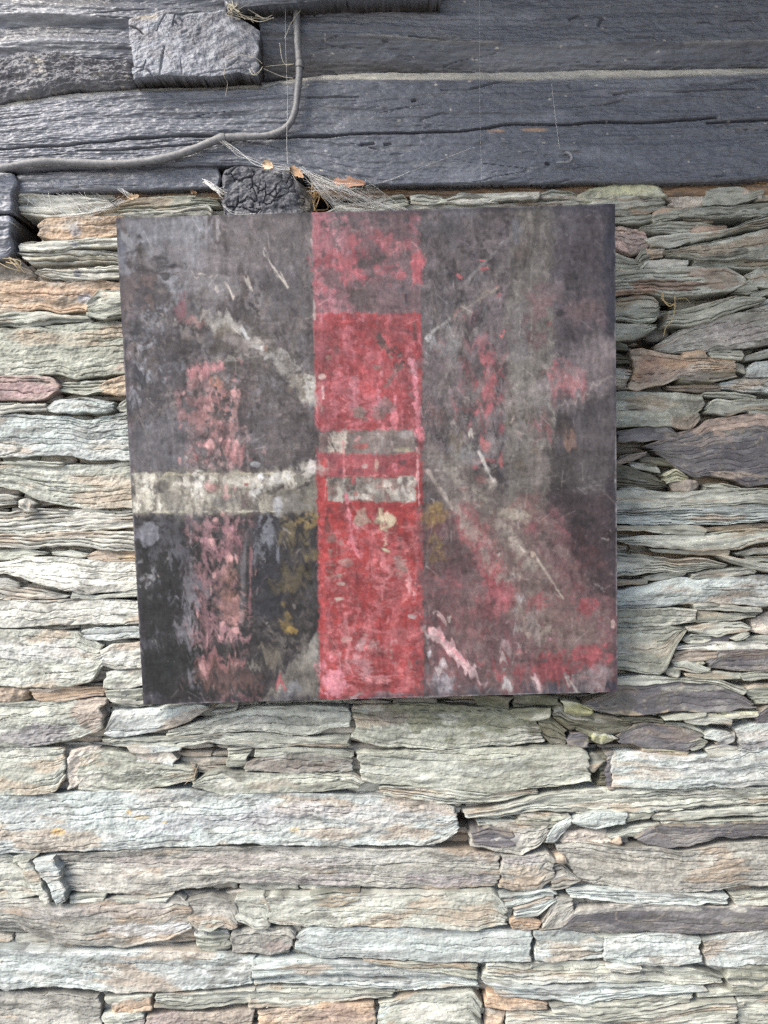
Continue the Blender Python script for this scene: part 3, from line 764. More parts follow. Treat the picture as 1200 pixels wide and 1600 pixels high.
def lintel_shape(X, Y, h, col, sh, su, sv, rng):
    ytop = np.interp(X, [q[0] for q in LT], [q[1] for q in LT])
    d = Y - ytop
    wob = vn(sh, su, sv, 140, 30, rng)
    ww = np.where(X > 440, 21 + 5 * wob, 13 + 4 * wob)
    slope = 1 - sm(d, 2, ww)
    h = h - 6 * slope ** 1.3
    dust = sm(slope, 0.25, 0.75) * (0.8 + 0.2 * np.tanh(fbm(sh, su, sv, 60, 8, rng, 3)))
    col = mixc(col, dust * np.where(X > 430, 0.92, 0.75), np.array([0.44, 0.42, 0.36]))
    lf = sm(-X, -420, -60)
    col = mixc(col, lf * sm(fbm(sh, su, sv, 110, 9, rng, 4), -0.1, 1.3) * 0.5, np.array([0.17, 0.175, 0.195]))  # bluish sky sheen painted into the left of the beam
    rw = sm(1 - np.sqrt(((X - 835) / 26) ** 2 + ((Y - 203) / 3.5) ** 2), 0, .4) + sm(1 - np.sqrt(((X - 775) / 18) ** 2 + ((Y - 205) / 3.0) ** 2), 0, .4)
    return h, mixc(col, rw * 0.8, np.array([0.30, 0.19, 0.12]))
co, qd, cl = timber_surface(LT, LB, 26, 901, cracks=CR, shape=lintel_shape, R=4)
lint = empty('lintel_beam', (0, 0, 1.9)); tag(lint, 'long dark grey painted timber lintel with a split along its middle, resting on the slate', 'beam')
def child_local(o, root):
    o.parent = root
    o.matrix_parent_inverse.identity()
    o.location = -Vector(root.location)
    return o
child_local(mesh_obj('beam_face', co, qd, M_PAINTED_WOOD, None, cl), lint)

# unpainted brown underside board of the lintel
def raw_tint(X, Y, h, col, sh, su, sv, rng):
    c = RAW * (1 + 0.3 * fbm(sh, su, sv, 80, 5, rng, 3))[..., None]
    c = mixc(c, sm(fbm(sh, su, sv, 50, 8, rng, 3), 0.3, 1.2) * 0.7, np.array([0.07, 0.06, 0.055]))
    return c
co, qd, cl = timber_surface([(490, 278), (640, 282), (900, 280), (1260, 268), (2700, 258)], [(490, 306), (640, 306), (900, 308), (1260, 302), (2700, 300)], 10, 902, tint=raw_tint, R=3)
child_local(mesh_obj('raw_underside', co, qd, M_PAINTED_WOOD, None, cl), lint)
co, qd, cl = timber_surface([(-1500, 290), (20, 285), (180, 292), (345, 286)], [(-1500, 320), (20, 312), (180, 312), (345, 308)], 2, 903, tint=raw_tint, R=3)
child_local(mesh_obj('raw_underside', co, qd, M_PAINTED_WOOD, None, cl), lint)

def upper_shape(X, Y, h, col, sh, su, sv, rng):
    yl = np.interp(X, [400, 525, 800, 900, 1240, 2700], [50, 53, 68, 69, 63, 60]) + 1.2 * vn(sh, su, sv, 60, 400, rng)
    d = sm(Y, 0, 1) * sm(Y - yl, -1, 4)
    h = h - 2 * d - 0.62 * np.clip(Y - yl, 0, 60)
    col = mixc(col, np.exp(-((Y - yl + 1) / 2.5) ** 2) * 0.45 * (vn(sh, su, sv, 90, 90, rng) > -0.6), np.array([0.26, 0.25, 0.23]))  # edge highlight painted along the arris
    return h, mixc(col, sm(Y - yl, 20, 38) * 0.5, np.array([0.09, 0.075, 0.06]))  # underside shade put into the colour of the lower chamfer
co, qd, cl = timber_surface([(402, -150), (2700, -190)], [(402, 104), (700, 107), (800, 107), (1000, 104), (1200, 96), (2700, 84)], 30, 905, shape=upper_shape, R=4,
                            cracks=[([(640, 55), (700, 61), (735, 63)], 1.3, 4), ([(890, 30), (905, 22)], 2, 5), ([(936, 38), (942, 28)], 2, 5), ([(995, 58), (1025, 60)], 1.4, 3), ([(980, 18), (1060, 16), (1200, 26)], 2, 1.5), ([(600, 60), (605, 60)], 2, 5)])
o = empty('painted_beam', (0.4, 0, 2.2)); tag(o, 'dark grey painted upper beam with a rounded lower edge, right of the vertical cable', 'beam')
child_local(mesh_obj('beam_face', co, qd, M_PAINTED_WOOD, None, cl), o)

# old flowing upper timber on the left
def flow_shape(X, Y, h, col, sh, su, sv, rng):
    S = Y + 10 * np.sin((X - 40) / 95.0) * sm(Y, 10, 60) + 0.10 * np.clip(X - 60, 0, 300) * -1 + 4 * vn(sh, su, sv, 160, 40, rng)
    h = h + 5.0 * np.sin(S / 8.5) + 2.0 * np.sin(S / 3.3 + 1) - 0.06 * (Y - 20)
    t = vn(sh, su, sv, 120, 60, rng)
    col = mixc(col, sm(np.sin(S / 8.5 - 0.6) + 0.5 * t, 0.3, 1.2) * 0.62, np.array([0.235, 0.24, 0.25]))
    return h, mixc(col, sm(np.sin(S / 8.5 + 2.4) + 0.5 * t, 0.4, 1.3) * 0.4, np.array([0.12, 0.11, 0.095]))
co, qd, cl = timber_surface([(-1500, -190), (372, -150)], [(-1500, 120), (-60, 92), (60, 92), (205, 96), (372, 80)], 16, 907, shape=flow_shape, R=4, grain=0.8)
o = empty('weathered_beam', (-0.5, 0, 2.2)); tag(o, 'pale streaked weathered beam with wavy grain, above the lumpy mortar', 'beam')
child_local(mesh_obj('beam_face', co, qd, M_PAINTED_WOOD, None, cl), o)

# lumpy painted mortar between the beams
def lump(X, Y, h, col, sh, su, sv, rng):
    h = h + 2.2 * fbm(sh, su, sv, 22, 16, rng, 5, 0.65)
    d = sm(h, 0.5, 4)
    col = mixc(np.ones(sh + (1,)) * np.array([0.105, 0.105, 0.115]), 0.5 * sm(fbm(sh, su, sv, 18, 12, rng, 4), 0.2, 1.4), np.array([0.20, 0.20, 0.205]))
    return h, mixc(col, 0.6 * sm(fbm(sh, su, sv, 9, 6, rng, 3), 1.3, 1.9), np.array([0.36, 0.33, 0.28]))
co, qd, cl = timber_surface([(-1500, 110), (-60, 90), (0, 84), (40, 76), (70, 75), (100, 79), (130, 88), (160, 94), (205, 92)],
                            [(-1500, 200), (-60, 166), (0, 151), (45, 143), (80, 136), (120, 132), (206, 130)], 34, 909, shape=lump, R=9, rag=1.8, su=1.8, sv=1.5)
o = mesh_obj('mortar_ridge', co, qd, M_END_GRAIN, None, cl); tag(o, 'lumpy ridge of grey painted mortar packed on top of the long lintel', 'mortar')

def crackle(X, Y, sh, su, sv, rng, n, asp=1.0, wd=1.2):
    px = rng.uniform(X.min(), X.max(), n); py = rng.uniform(Y.min(), Y.max(), n)
    Xw = X + 4 * vn(sh, su, sv, 18, 18, rng); Yw = Y + 4 * vn(sh, su, sv, 18, 18, rng)
    d = np.sqrt((Xw[..., None] - px) ** 2 + ((Yw[..., None] - py) * asp) ** 2)
    d = np.partition(d, 1, axis=-1)
    return np.exp(-((d[..., 1] - d[..., 0]) / wd) ** 2)

# pale flaking block end
def w_relief(X, Y, flake): return sm(-(X - 325) / 80 - (Y - 85) / 120 + 0.9 * flake, -0.05, 0.15)
def pale_block(X, Y, h, col, sh, su, sv, rng):
    pk = crackle(X, Y, sh, su, sv, rng, 26, 1.0, 1.6) * (vn(sh, su, sv, 60, 40, rng) > 0.2)
    flake = fbm(sh, su, sv, 30, 20, rng, 4, 0.6); q = flake * 2; qf = np.floor(q)
    h = 0.35 * h + 0.5 * (qf + sm(q - qf, .85, 1)) - 4 * pk + 0.3 * w_relief(X, Y, flake) + 0.5 * fbm(sh, su, sv, 7, 5, rng, 3, .7) + 0.5 * np.sin((X * 0.6 + Y) / 3.2) * sm(X, 300, 340)
    w = sm(-(X - 325) / 80 - (Y - 85) / 120 + 0.7 * flake, -0.7, 0.7) * 0.9
    col = mixc(np.ones(sh + (1,)) * np.array([0.11, 0.116, 0.135]), w, np.array([0.21, 0.222, 0.25]))
    col = mixc(col, 0.6 * sm(fbm(sh, su, sv, 14, 10, rng, 3), 0.9, 1.5), np.array([0.16, 0.155, 0.165]))
    return h, mixc(col, 0.8 * sm(-Y, -34, -26) * sm(-X, -250, -240), np.array([0.30, 0.26, 0.21]))
co, qd, cl = timber_surface([(203, 29), (216, 26), (240, 23), (300, 21), (352, 16), (380, 33), (405, 50)], [(206, 124), (220, 118), (300, 117), (345, 116), (372, 109), (405, 116)], 50, 911, shape=pale_block,
                            R=4, rag=1.5, su=1.5, sv=1.3, back=70, endgrain=True,
                            cracks=[([(257, 72), (250, 118)], 1.4, 7), ([(283, 95), (285, 116)], 1.1, 5), ([(285, 50), (292, 46)], 2.5, 7), ([(310, 117), (345, 110), (380, 106), (392, 112)], 1.4, 6), ([(355, 105), (372, 92), (392, 98)], 1.1, 3)])
o = mesh_obj('joist_end', co, qd, M_END_GRAIN, None, cl); tag(o, 'pale flaking joist end jutting out above the lintel beside the vertical cable', 'joist')

# dark recess timber at the very top
co, qd, cl = timber_surface([(345, -60), (690, -60)], [(349, 10), (420, 4), (520, -3), (690, -6)], 66, 913, R=5, back=60)
o = mesh_obj('roof_batten', co, qd, M_PAINTED_WOOD, None, cl); tag(o, 'dark batten edge crossing above the cable at the very top', 'batten')

# crackled black joist end below the lintel
def black_block(X, Y, h, col, sh, su, sv, rng):
    pk = crackle(X, Y, sh, su, sv, rng, 90, 0.9, 0.9) * sm(vn(sh, su, sv, 26, 20, rng), -0.1, 0.6)
    r = np.hypot((X - 398), (Y - 300) * 1.15) + 5 * vn(sh, su, sv, 24, 20, rng)
    h = h - 3.6 * pk + 0.5 * np.sin(r / 4.0) + 0.8 * fbm(sh, su, sv, 9, 6, rng, 3, .7) + 0.06 * (400 - X) * sm(X, 440, 480)
    col = mixc(np.ones(sh + (1,)) * np.array([0.058, 0.06, 0.07]), 0.5 * sm(fbm(sh, su, sv, 24, 14, rng, 4), 0.3, 1.4), np.array([0.15, 0.155, 0.17]))
    return h, mixc(col, sm(X, 455, 480) * 0.85, np.array([0.05, 0.042, 0.03]))
co, qd, cl = timber_surface([(347, 262), (370, 256), (400, 258), (440, 262), (478, 288), (488, 300)], [(346, 352), (400, 352), (450, 352), (488, 352)], 34, 915, shape=black_block, R=6, rag=1.4, su=1.5, sv=1.4, back=80, endgrain=True)
o = mesh_obj('joist_end', co, qd, M_END_GRAIN, None, cl); tag(o, 'dark crackled joist end under the lintel, just above the painting', 'joist')

# plank below the lintel on the left
co, qd, cl = timber_surface([(24, 268), (180, 262), (300, 255), (344, 256)], [(26, 298), (100, 297), (220, 297), (343, 293)], 20, 917, R=3, grain=0.8, tint=lambda X, Y, h, col, sh, su, sv, rng: mixc(col, 0.35 * sm(X, 330, 60), WOODL))
o = mesh_obj('wedge_plank', co, qd, M_PAINTED_WOOD, None, cl); tag(o, 'short dark plank wedged under the lintel below the sagging cable', 'plank')

# the two dark post blocks at the left border
for k, (t, b, pr, lab) in enumerate([([(-60, 268), (16, 270), (22, 272)], [(-60, 336), (14, 336), (17, 334)], 30, 'upper dark painted timber post block under the end of the cable'),
                                     ([(-60, 340), (14, 338), (20, 342)], [(-60, 404), (10, 400), (20, 390)], 26, 'lower dark painted timber post block beside the black hole')]):
    co, qd, cl = timber_surface(t, b, pr, 919 + k, R=4, rag=1.5, su=1.6, grain=0.9, tint=lambda X, Y, h, col, sh, su, sv, rng: mixc(col, 0.4 * sm(fbm(sh, su, sv, 16, 5, rng, 3), 0.2, 1.2), WOODL * 1.3))
    o = mesh_obj('post_block', co, qd, M_PAINTED_WOOD, None, cl); tag(o, lab, 'timber block', 'post blocks at the wall edge')

# plain boarded wall going on above the frame, behind the beams
bw = empty('boarded_wall', (0, 0, 2.3)); tag(bw, 'dark boarded upper wall above the beams', 'wall')
co, qd, cl = timber_surface([(-1500, -200), (2700, -200)], [(-1500, 300), (2700, 300)], -30, 939, su=20, sv=8, R=6, back=40)
child_local(mesh_obj('board', co, qd, M_PAINTED_WOOD, None, cl), bw)
for i in range(5):
    y0 = -200 - i * 190
    co, qd, cl = timber_surface([(-1500, y0 - 186), (2700, y0 - 186)], [(-1500, y0), (2700, y0)], 4, 940 + i, su=20, sv=8, R=6)
    child_local(mesh_obj('board', co, qd, M_PAINTED_WOOD, None, cl), bw)

# ------------------------------------------------------------------ added out-of-frame roof and side wall that shade the middle and right
roof = empty('added_shade_roof', (0.9, -0.6, 2.62)); tag(roof, 'unseen dark boarded roof added above the beams to shade the wall', 'roof')
def box_mesh(name, x0, x1, y0, y1, z0, z1, mat, root, c):
    v = [(x, y, z) for x in (x0, x1) for y in (y0, y1) for z in (z0, z1)]
    f = [(0, 1, 3, 2), (4, 6, 7, 5), (0, 4, 5, 1), (2, 3, 7, 6), (0, 2, 6, 4), (1, 5, 7, 3)]
    return child_local(mesh_obj(name, v, f, mat, None, np.ones((8, 3)) * np.array(c)), root)
RX0, RX1, RY, RZ = -0.52, 1.53, -1.24, 2.66
for i in range(9):
    y1 = RY + i * 0.1375
    box_mesh('shade_roof_board', RX0, RX1, y1, y1 + 0.133, RZ, RZ + 0.03, M_PAINTED_WOOD, roof, (0.10, 0.09, 0.08))
sw = empty('added_shade_wall', (1.5, -0.8, 0)); tag(sw, 'unseen dark boarded side wall added to cut skylight, square to the slate wall', 'wall')  # unseen side wall, added to dim the right of the slate
for i in range(9):
    y1 = RY + i * 0.1375
    box_mesh('shade_wall_board', 1.50, 1.53, y1, y1 + 0.133, 0, RZ - 0.002, M_PAINTED_WOOD, sw, (0.10, 0.09, 0.08))
for i in range(3):
    x = RX0 + 0.1 + i * 0.82
    box_mesh('shade_roof_rafter', x, x + 0.07, RY + 0.02, -0.02, RZ - 0.10, RZ - 0.002, M_PAINTED_WOOD, roof, (0.09, 0.08, 0.07))

# ------------------------------------------------------------------ the painting
PW = np.array([[(181, 341), (961, 318)], [(224, 1101), (965, 1081)]], float)   # corners in the photograph
PP = np.array([[103, 107], [50, 52]], float)                                  # distance of the corners from the wall face, mm
corner = np.array([[P(PW[i, j, 0], PW[i, j, 1], PP[i, j]) for j in range(2)] for i in range(2)])
NU, NV = 560, 545
vv = np.linspace(0, 1, NV)[:, None, None]; uu = np.linspace(0, 1, NU)[None, :, None]
pos = (corner[0, 0] * (1 - uu) + corner[0, 1] * uu) * (1 - vv) + (corner[1, 0] * (1 - uu) + corner[1, 1] * uu) * vv
dep = (D + pos[..., 1])
X = 600 + pos[..., 0] * 1000 * D / dep; Y = 800 - (pos[..., 2] - ZC) * 1000 * D / dep     # where each spot of the canvas lies in the photograph
SH = (NV, NU); S1 = 1.36
RG = rng_of(4242)
EXPO = 1.62
def fb(wu, wv, oc=4, ga=0.6): return fbm(SH, S1, S1, wu, wv, RG, oc, ga)
def C(r, g_, b_):
    c = srgb(r, g_, b_); return ((0.85 * c + 0.15 * c.mean()) / EXPO * np.array([1.03, 0.99, 0.93])).astype(np.float32)
pc = (np.ones(SH + (1,)) * C(97, 91, 95)).astype(np.float32)
ph = np.zeros(SH)
def warped(n, a=9):
    iy = np.clip(np.arange(NV)[:, None] + np.round(a * vn(SH, S1, S1, 30, 30, RG) + 0.35 * a * vn(SH, S1, S1, 9, 9, RG)).astype(int), -NV + 1, NV * 2)
    ix = np.arange(NU)[None] + np.round(a * vn(SH, S1, S1, 30, 30, RG) + 0.35 * a * vn(SH, S1, S1, 9, 9, RG)).astype(int)
    return n[np.mod(iy, NV), np.mod(ix, NU)].astype(np.float32)
X = X.astype(np.float32); Y = Y.astype(np.float32)
NZ = [warped(fb(30, 30, 4, 0.6)) for _ in range(10)]; NVERT = [warped(fb(7, 60, 4), 3) for _ in range(5)]; NHOR = [warped(fb(50, 5, 4), 3) for _ in range(5)]
NF = [warped(0.75 * fb(4.2, 4.6, 2, 0.8) + 0.65 * fb(12, 14, 2, 0.7), 3) for _ in range(6)]
_c = [0]
AL = 1.0
def nz(bank):
    _c[0] += 1
    return np.roll(bank[_c[0] % len(bank)], (_c[0] * 37 % NV, _c[0] * 53 % NU), (0, 1))
def lay(mask, c, var=0.12, thick=0.0):
    global pc, ph
    m = np.clip(mask * AL * (0.92 + 0.12 * nz(NF)), 0, 1)
    cc = C(*c) * np.clip(1 + var * 0.8 * nz(NZ) + var * 0.35 * nz(NF), 0.3, 2)[..., None]
    pc = pc * (1 - m[..., None]) + cc * m[..., None]
    if thick: ph = ph + thick * m
def dry(cov, bank=None, soft=0.55):            # broken dry-brush coverage, 0..1
    n = nz(bank if bank is not None else NZ) * 0.7 + 0.6 * nz(NF)
    t = 1.1 - 2.2 * cov
    return sm(n, t - soft, t + soft)
def box(x0, x1, y0, y1, f=3, rough=2.0):
    d = np.minimum(np.minimum(X - x0, x1 - X), np.minimum(Y - y0, y1 - Y)) + rough * nz(NF) * 0.8 + rough * 0.6 * nz(NZ)
    return sm(d, -f, f)
def blob(cx, cy, rx, ry, ang=0, rough=0.34, f=0.5):
    a = math.radians(ang); dx, dy = X - cx, Y - cy
    x = dx * math.cos(a) + dy * math.sin(a); y = -dx * math.sin(a) + dy * math.cos(a)
    d = 1.12 - np.sqrt((x / rx) ** 2 + (y / ry) ** 2) + rough * nz(NZ) + 0.4 * rough * nz(NF)
    return sm(d, 0, f)
def stroke(pts, w, f=1.5, rough=0.8):
    return 1 - sm(seg_dist(X, Y, pts) + rough * nz(NF), w - f, w + f)
def poly(pts, f=2, rough=1.5):               # convex polygon, clockwise in the photograph
    d = np.full(SH, 1e9)
    for (x0, y0), (x1, y1) in zip(pts, pts[1:] + pts[:1]):
        L = math.hypot(x1 - x0, y1 - y0)
        d = np.minimum(d, ((x1 - x0) * (Y - y0) - (y1 - y0) * (X - x0)) / L)
    return sm(d + rough * nz(NF), -f, f)

# ground coat
lay(dry(.5), (84, 78, 80)); lay(dry(.35), (114, 107, 109)); lay(dry(.25, NVERT), (104, 102, 108)); lay(dry(.22), (70, 66, 70))
# upper left: chalky blue grey over mauve
lay(blob(255, 395, 95, 66, 25) * .95, (134, 138, 149), .07); lay(blob(220, 360, 40, 25) * .7, (126, 130, 142), .06); lay(blob(340, 400, 120, 55) * .7, (124, 119, 126), .08)
lay(blob(420, 380, 80, 40) * dry(.6) * .7, (112, 106, 110)); lay(blob(335, 445, 60, 24) * .6, (124, 124, 130), .08); lay(blob(250, 462, 70, 18) * .6, (116, 110, 104))
lay(blob(230, 450, 14, 26) * .6, (112, 92, 92)); lay(blob(284, 476, 9, 18) * .8, (128, 84, 96)); lay(blob(430, 455, 40, 30) * dry(.6), (84, 82, 88)); lay(blob(460, 400, 26, 60) * .5, (98, 96, 102))
lay(box(181, 210, 430, 740, 5) * .85, (108, 97, 101), .08); lay(blob(186, 380, 9, 26) * .8, (74, 78, 92))
lay(blob(190, 395, 6, 20) * .7, (96, 100, 116))
lay(blob(245, 590, 50, 120) * dry(.62), (72, 70, 76), .15); lay(blob(235, 560, 44, 110) * dry(.3) * .6, (116, 119, 130), .12); lay(blob(232, 600, 30, 90) * dry(.16, NF, .4) * .6, (150, 158, 172), .1)
lay(blob(218, 610, 9, 90) * dry(.5), (58, 59, 66)); lay(blob(260, 700, 54, 44) * .75, (106, 106, 114), .08); lay(blob(420, 640, 80, 90) * dry(.6) * .7, (88, 82, 84)); lay(blob(300, 500, 70, 26) * dry(.5) * .7, (92, 88, 96))
lay(blob(380, 545, 70, 45) * dry(.5), (84, 80, 78))
# pale drawn arc from the left shoulder to the red column
arc = [(240, 500), (280, 497), (315, 496), (360, 510), (400, 535), (440, 560), (470, 585), (492, 618)]
lay(stroke(arc, 7, 5, 3) * dry(.5) * .8, (146, 142, 140), .1, .25); lay(stroke(arc[2:], 9, 6, 4) * dry(.3) * .8, (168, 166, 164), .1, .3)
lay(stroke([(395, 540), (410, 545)], 4) * .9, (205, 208, 212), .05, .3); lay(blob(416, 546, 6, 9) * .9, (150, 110, 88)); lay(stroke([(378, 515), (386, 528)], 3) * .9, (196, 202, 210))
lay(blob(310, 503, 18, 7) * .7, (150, 112, 114)); lay(blob(350, 520, 22, 10) * .6, (118, 110, 96)); lay(stroke([(340, 562), (420, 552)], 4, 3) * dry(.5), (134, 132, 130))
lay(blob(440, 565, 24, 16, 35) * dry(.5), (160, 160, 162), .1, .2); lay(blob(486, 610, 12, 18, 30) * .9, (182, 182, 180), .1, .3); lay(blob(470, 600, 30, 30) * dry(.4), (120, 112, 102))
for a, b, w in [((412, 396), (450, 448), 1.3), ((438, 424), (449, 446), 1.2), ((300, 428), (330, 430), 1.0), ((338, 448), (340, 456), 2.5), ((352, 444), (364, 462), 2.5), ((384, 436), (392, 452), 3)]:
    lay(stroke([a, b], w, .8, .4) * .8, (186, 180, 176), .08, .15)
for x in (322, 340): lay(stroke([(x, 338), (x, 372)], 2.2, 1.6) * .5, (160, 158, 166))
# pink figure in the left half
AL = 0.52
lay(box(300, 382, 570, 740, 16, 10) * dry(.15), (176, 136, 142), .14); lay(box(318, 386, 600, 740, 14, 10) * dry(.2, NVERT), (200, 156, 158), .12)
lay(blob(330, 655, 50, 105) * dry(.4), (92, 80, 80)); lay(blob(330, 590, 46, 24) * dry(.42), (190, 132, 140), .15); lay(blob(300, 590, 16, 18) * .85, (214, 142, 150), .1); lay(blob(352, 600, 20, 16) * dry(.5), (196, 136, 116))
lay(blob(318, 640, 36, 50) * dry(.38), (196, 138, 142), .15); lay(blob(364, 660, 22, 34) * dry(.55), (214, 152, 154), .12); lay(blob(345, 712, 30, 22) * dry(.5), (196, 134, 140)); lay(blob(305, 690, 18, 40) * dry(.35), (178, 118, 122))
lay(blob(345, 650, 18, 30) * dry(.6), (84, 72, 72)); lay(stroke([(300, 582), (322, 574), (345, 570)], 5, 5, 5) * dry(.4), (210, 140, 150), .1, .2); lay(stroke([(385, 640), (388, 735)], 1.5, 1) * .6, (140, 134, 140)); lay(stroke([(372, 680), (374, 730)], 2, 1.2) * .6, (176, 148, 150))
# dark lower left
AL = 1.0
lay(poly([(205, 803), (500, 800), (500, 1100), (224, 1101)], 5, 3) * .95, (52, 51, 54), .16); lay(box(205, 330, 850, 1100, 16, 8) * .85, (45, 46, 48), .1); lay(blob(280, 1030, 60, 40) * .8, (44, 47, 49), .06)
lay(box(240, 300, 803, 1000, 10, 8) * dry(.38, NVERT) * .7, (92, 94, 104), .1); lay(blob(298, 960, 24, 70) * dry(.5, NVERT), (112, 112, 122)); lay(blob(232, 835, 14, 14) * .9, (124, 127, 140), .05); lay(blob(228, 818, 8, 5) * .8, (176, 180, 184)); lay(blob(228, 900, 12, 20) * dry(.3, NF), (120, 122, 128))
lay(box(395, 432, 800, 960, 8, 6) * .8, (54, 56, 64), .1); lay(blob(412, 830, 14, 32) * dry(.45, NVERT), (118, 122, 134)); lay(stroke([(434, 845), (434, 870)], 2.5) * .8, (120, 126, 142))
AL = 0.52; lay(box(300, 388, 800, 1060, 14, 10) * dry(.26, NVERT), (156, 120, 128), .14); lay(box(308, 384, 810, 1000, 14, 10) * dry(.14), (186, 140, 148), .14); lay(blob(345, 880, 38, 90) * dry(.36, NVERT), (140, 108, 114), .15); lay(blob(355, 850, 30, 36) * dry(.55), (188, 132, 146), .12); lay(blob(362, 960, 18, 18) * dry(.6), (206, 150, 146), .1); lay(blob(350, 915, 26, 30) * dry(.5), (170, 126, 112), .15)
lay(box(316, 332, 840, 1030, 5, 4) * dry(.6, NVERT), (162, 122, 134), .1); lay(blob(376, 885, 14, 40) * .75, (62, 60, 64)); lay(blob(342, 930, 10, 30) * .7, (58, 58, 64)); lay(stroke([(381, 850), (378, 970)], 3.5, 1.5) * .8, (128, 128, 136)); lay(stroke([(392, 845), (390, 960)], 1.6, 1) * .7, (190, 130, 140))
lay(blob(345, 1040, 30, 14) * dry(.5, NHOR), (170, 118, 122)); lay(stroke([(298, 830), (296, 990)], 1.6, 1, 1) * dry(.5, NVERT), (150, 150, 158)); lay(blob(360, 1060, 46, 24) * dry(.5), (118, 88, 84)); lay(blob(372, 1092, 34, 8) * dry(.6), (150, 110, 116)); lay(stroke([(352, 1096), (400, 1095)], 2, 1, 1) * dry(.4), (206, 110, 150)); lay(blob(240, 1092, 16, 8) * .6, (104, 106, 122))
AL = 1.0; lay(blob(430, 1010, 50, 60) * dry(.5), (98, 94, 92)); lay(poly([(498, 985), (500, 1094), (410, 1096)], 4, 3) * .75, (124, 121, 116), .1); lay(blob(420, 1030, 16, 18) * .7, (120, 114, 104)); lay(blob(395, 1045, 12, 7) * .7, (142, 138, 132)); lay(blob(438, 1068, 11, 6, 25) * .9, (168, 92, 100)); lay(blob(452, 1080, 18, 10) * .6, (124, 128, 138)); lay(blob(428, 1090, 24, 8) * .6, (74, 76, 90))
lay(blob(490, 1010, 8, 24, 20) * .6, (160, 158, 154))
AL = 0.62; lay(blob(470, 840, 34, 40) * dry(.45), (112, 102, 76), .15); lay(blob(478, 812, 26, 14) * dry(.7), (136, 118, 74), .12); lay(blob(480, 872, 24, 12) * dry(.7), (130, 118, 80)); lay(blob(448, 955, 14, 36) * dry(.75), (140, 120, 74), .12); lay(blob(455, 900, 40, 20) * dry(.4), (96, 88, 66)); lay(blob(456, 985, 10, 6) * .8, (164, 136, 66)); lay(blob(470, 920, 20, 24) * dry(.5), (84, 76, 72))
# cream band
AL = 1.0
lay(poly([(203, 737), (500, 733), (502, 800), (206, 803)], 5, 3) * .8, (128, 125, 117), .14, .2); lay(box(230, 470, 775, 803, 8, 5) * dry(.5) * .6, (112, 109, 106)); lay(box(203, 440, 739, 802, 5, 3) * dry(.42, NVERT) * .8, (168, 165, 154), .1); lay(box(203, 470, 741, 760, 4, 2) * dry(.3, NVERT), (196, 194, 186), .06); lay(stroke([(204, 742), (430, 740)], 1.5, 1, 1) * dry(.6, NHOR), (178, 174, 156), .05, .3); lay(stroke([(212, 800), (440, 799)], 1.4, 1, 1) * dry(.6, NHOR), (186, 186, 170), .05, .3)
lay(blob(224, 764, 18, 32) * box(200, 500, 741, 800, 3) * dry(.7, NVERT), (222, 223, 216), .05, .2); lay(box(212, 250, 742, 800, 4) * dry(.5, NVERT), (206, 204, 192), .05, .1); lay(blob(232, 780, 8, 18) * dry(.7), (206, 205, 190), .06); lay(blob(311, 762, 9, 26) * dry(.8, NVERT), (222, 222, 219), .05, .2); lay(blob(318, 770, 20, 14) * .5, (180, 178, 172)); lay(blob(408, 747, 7, 6) * .95, (222, 226, 232), .04, .3); lay(blob(400, 727, 7, 5) * .9, (160, 164, 174)); lay(blob(405, 770, 14, 16) * dry(.6), (176, 178, 180))
lay(blob(252, 762, 13, 9, -15) * .8, (96, 92, 92)); lay(blob(332, 764, 12, 7, -20) * .85, (126, 92, 90)); lay(blob(385, 757, 8, 6) * .95, (138, 82, 80)); lay(blob(383, 785, 9, 18) * .7, (112, 98, 100)); lay(blob(350, 785, 22, 10) * .6, (122, 120, 122)); lay(blob(435, 762, 22, 7, -25) * .8, (74, 70, 70)); lay(blob(270, 785, 22, 14) * .6, (122, 120, 118))
lay(blob(470, 755, 40, 26, -20) * dry(.6), (150, 148, 144), .14, .2); lay(blob(498, 728, 12, 8, -20) * .95, (204, 200, 200), .05, .3); lay(blob(445, 745, 26, 10, -20) * dry(.5), (184, 184, 184)); lay(blob(465, 790, 34, 12) * .6, (140, 138, 136)); lay(blob(434, 785, 7, 14) * .7, (170, 174, 182)); lay(blob(472, 760, 20, 4, -25) * dry(.6), (70, 66, 66))
# red column
ex = 488 + (Y - 333) * 0.0165; er = 656.5 + (Y - 330) * 0.008
def colbox(y0, y1, f=1.6, l=0, r=0): return sm(np.minimum(X - ex - l, er - r - X) + 1.0 * nz(NF), -f, f) * sm(Y - y0 + 2 * nz(NF), -f, f) * sm(y1 - Y + 2 * nz(NF), -f, f)
lay(colbox(300, 494) * .9, (118, 96, 103), .13, .15)
lay(colbox(300, 494) * (1 - sm(X, 520, 600)) * dry(.5, NVERT) * .8, (166, 112, 126), .1); lay(colbox(300, 494) * (1 - sm(X, 500, 530)) * dry(.7) * .8, (176, 108, 122), .1); lay(blob(565, 430, 55, 36) * dry(.4), (160, 86, 98)); lay(blob(550, 378, 9, 12) * .8, (168, 84, 94)); lay(blob(530, 440, 24, 50) * dry(.4), (170, 96, 106)); lay(blob(600, 380, 55, 22) * dry(.45), (152, 94, 104))
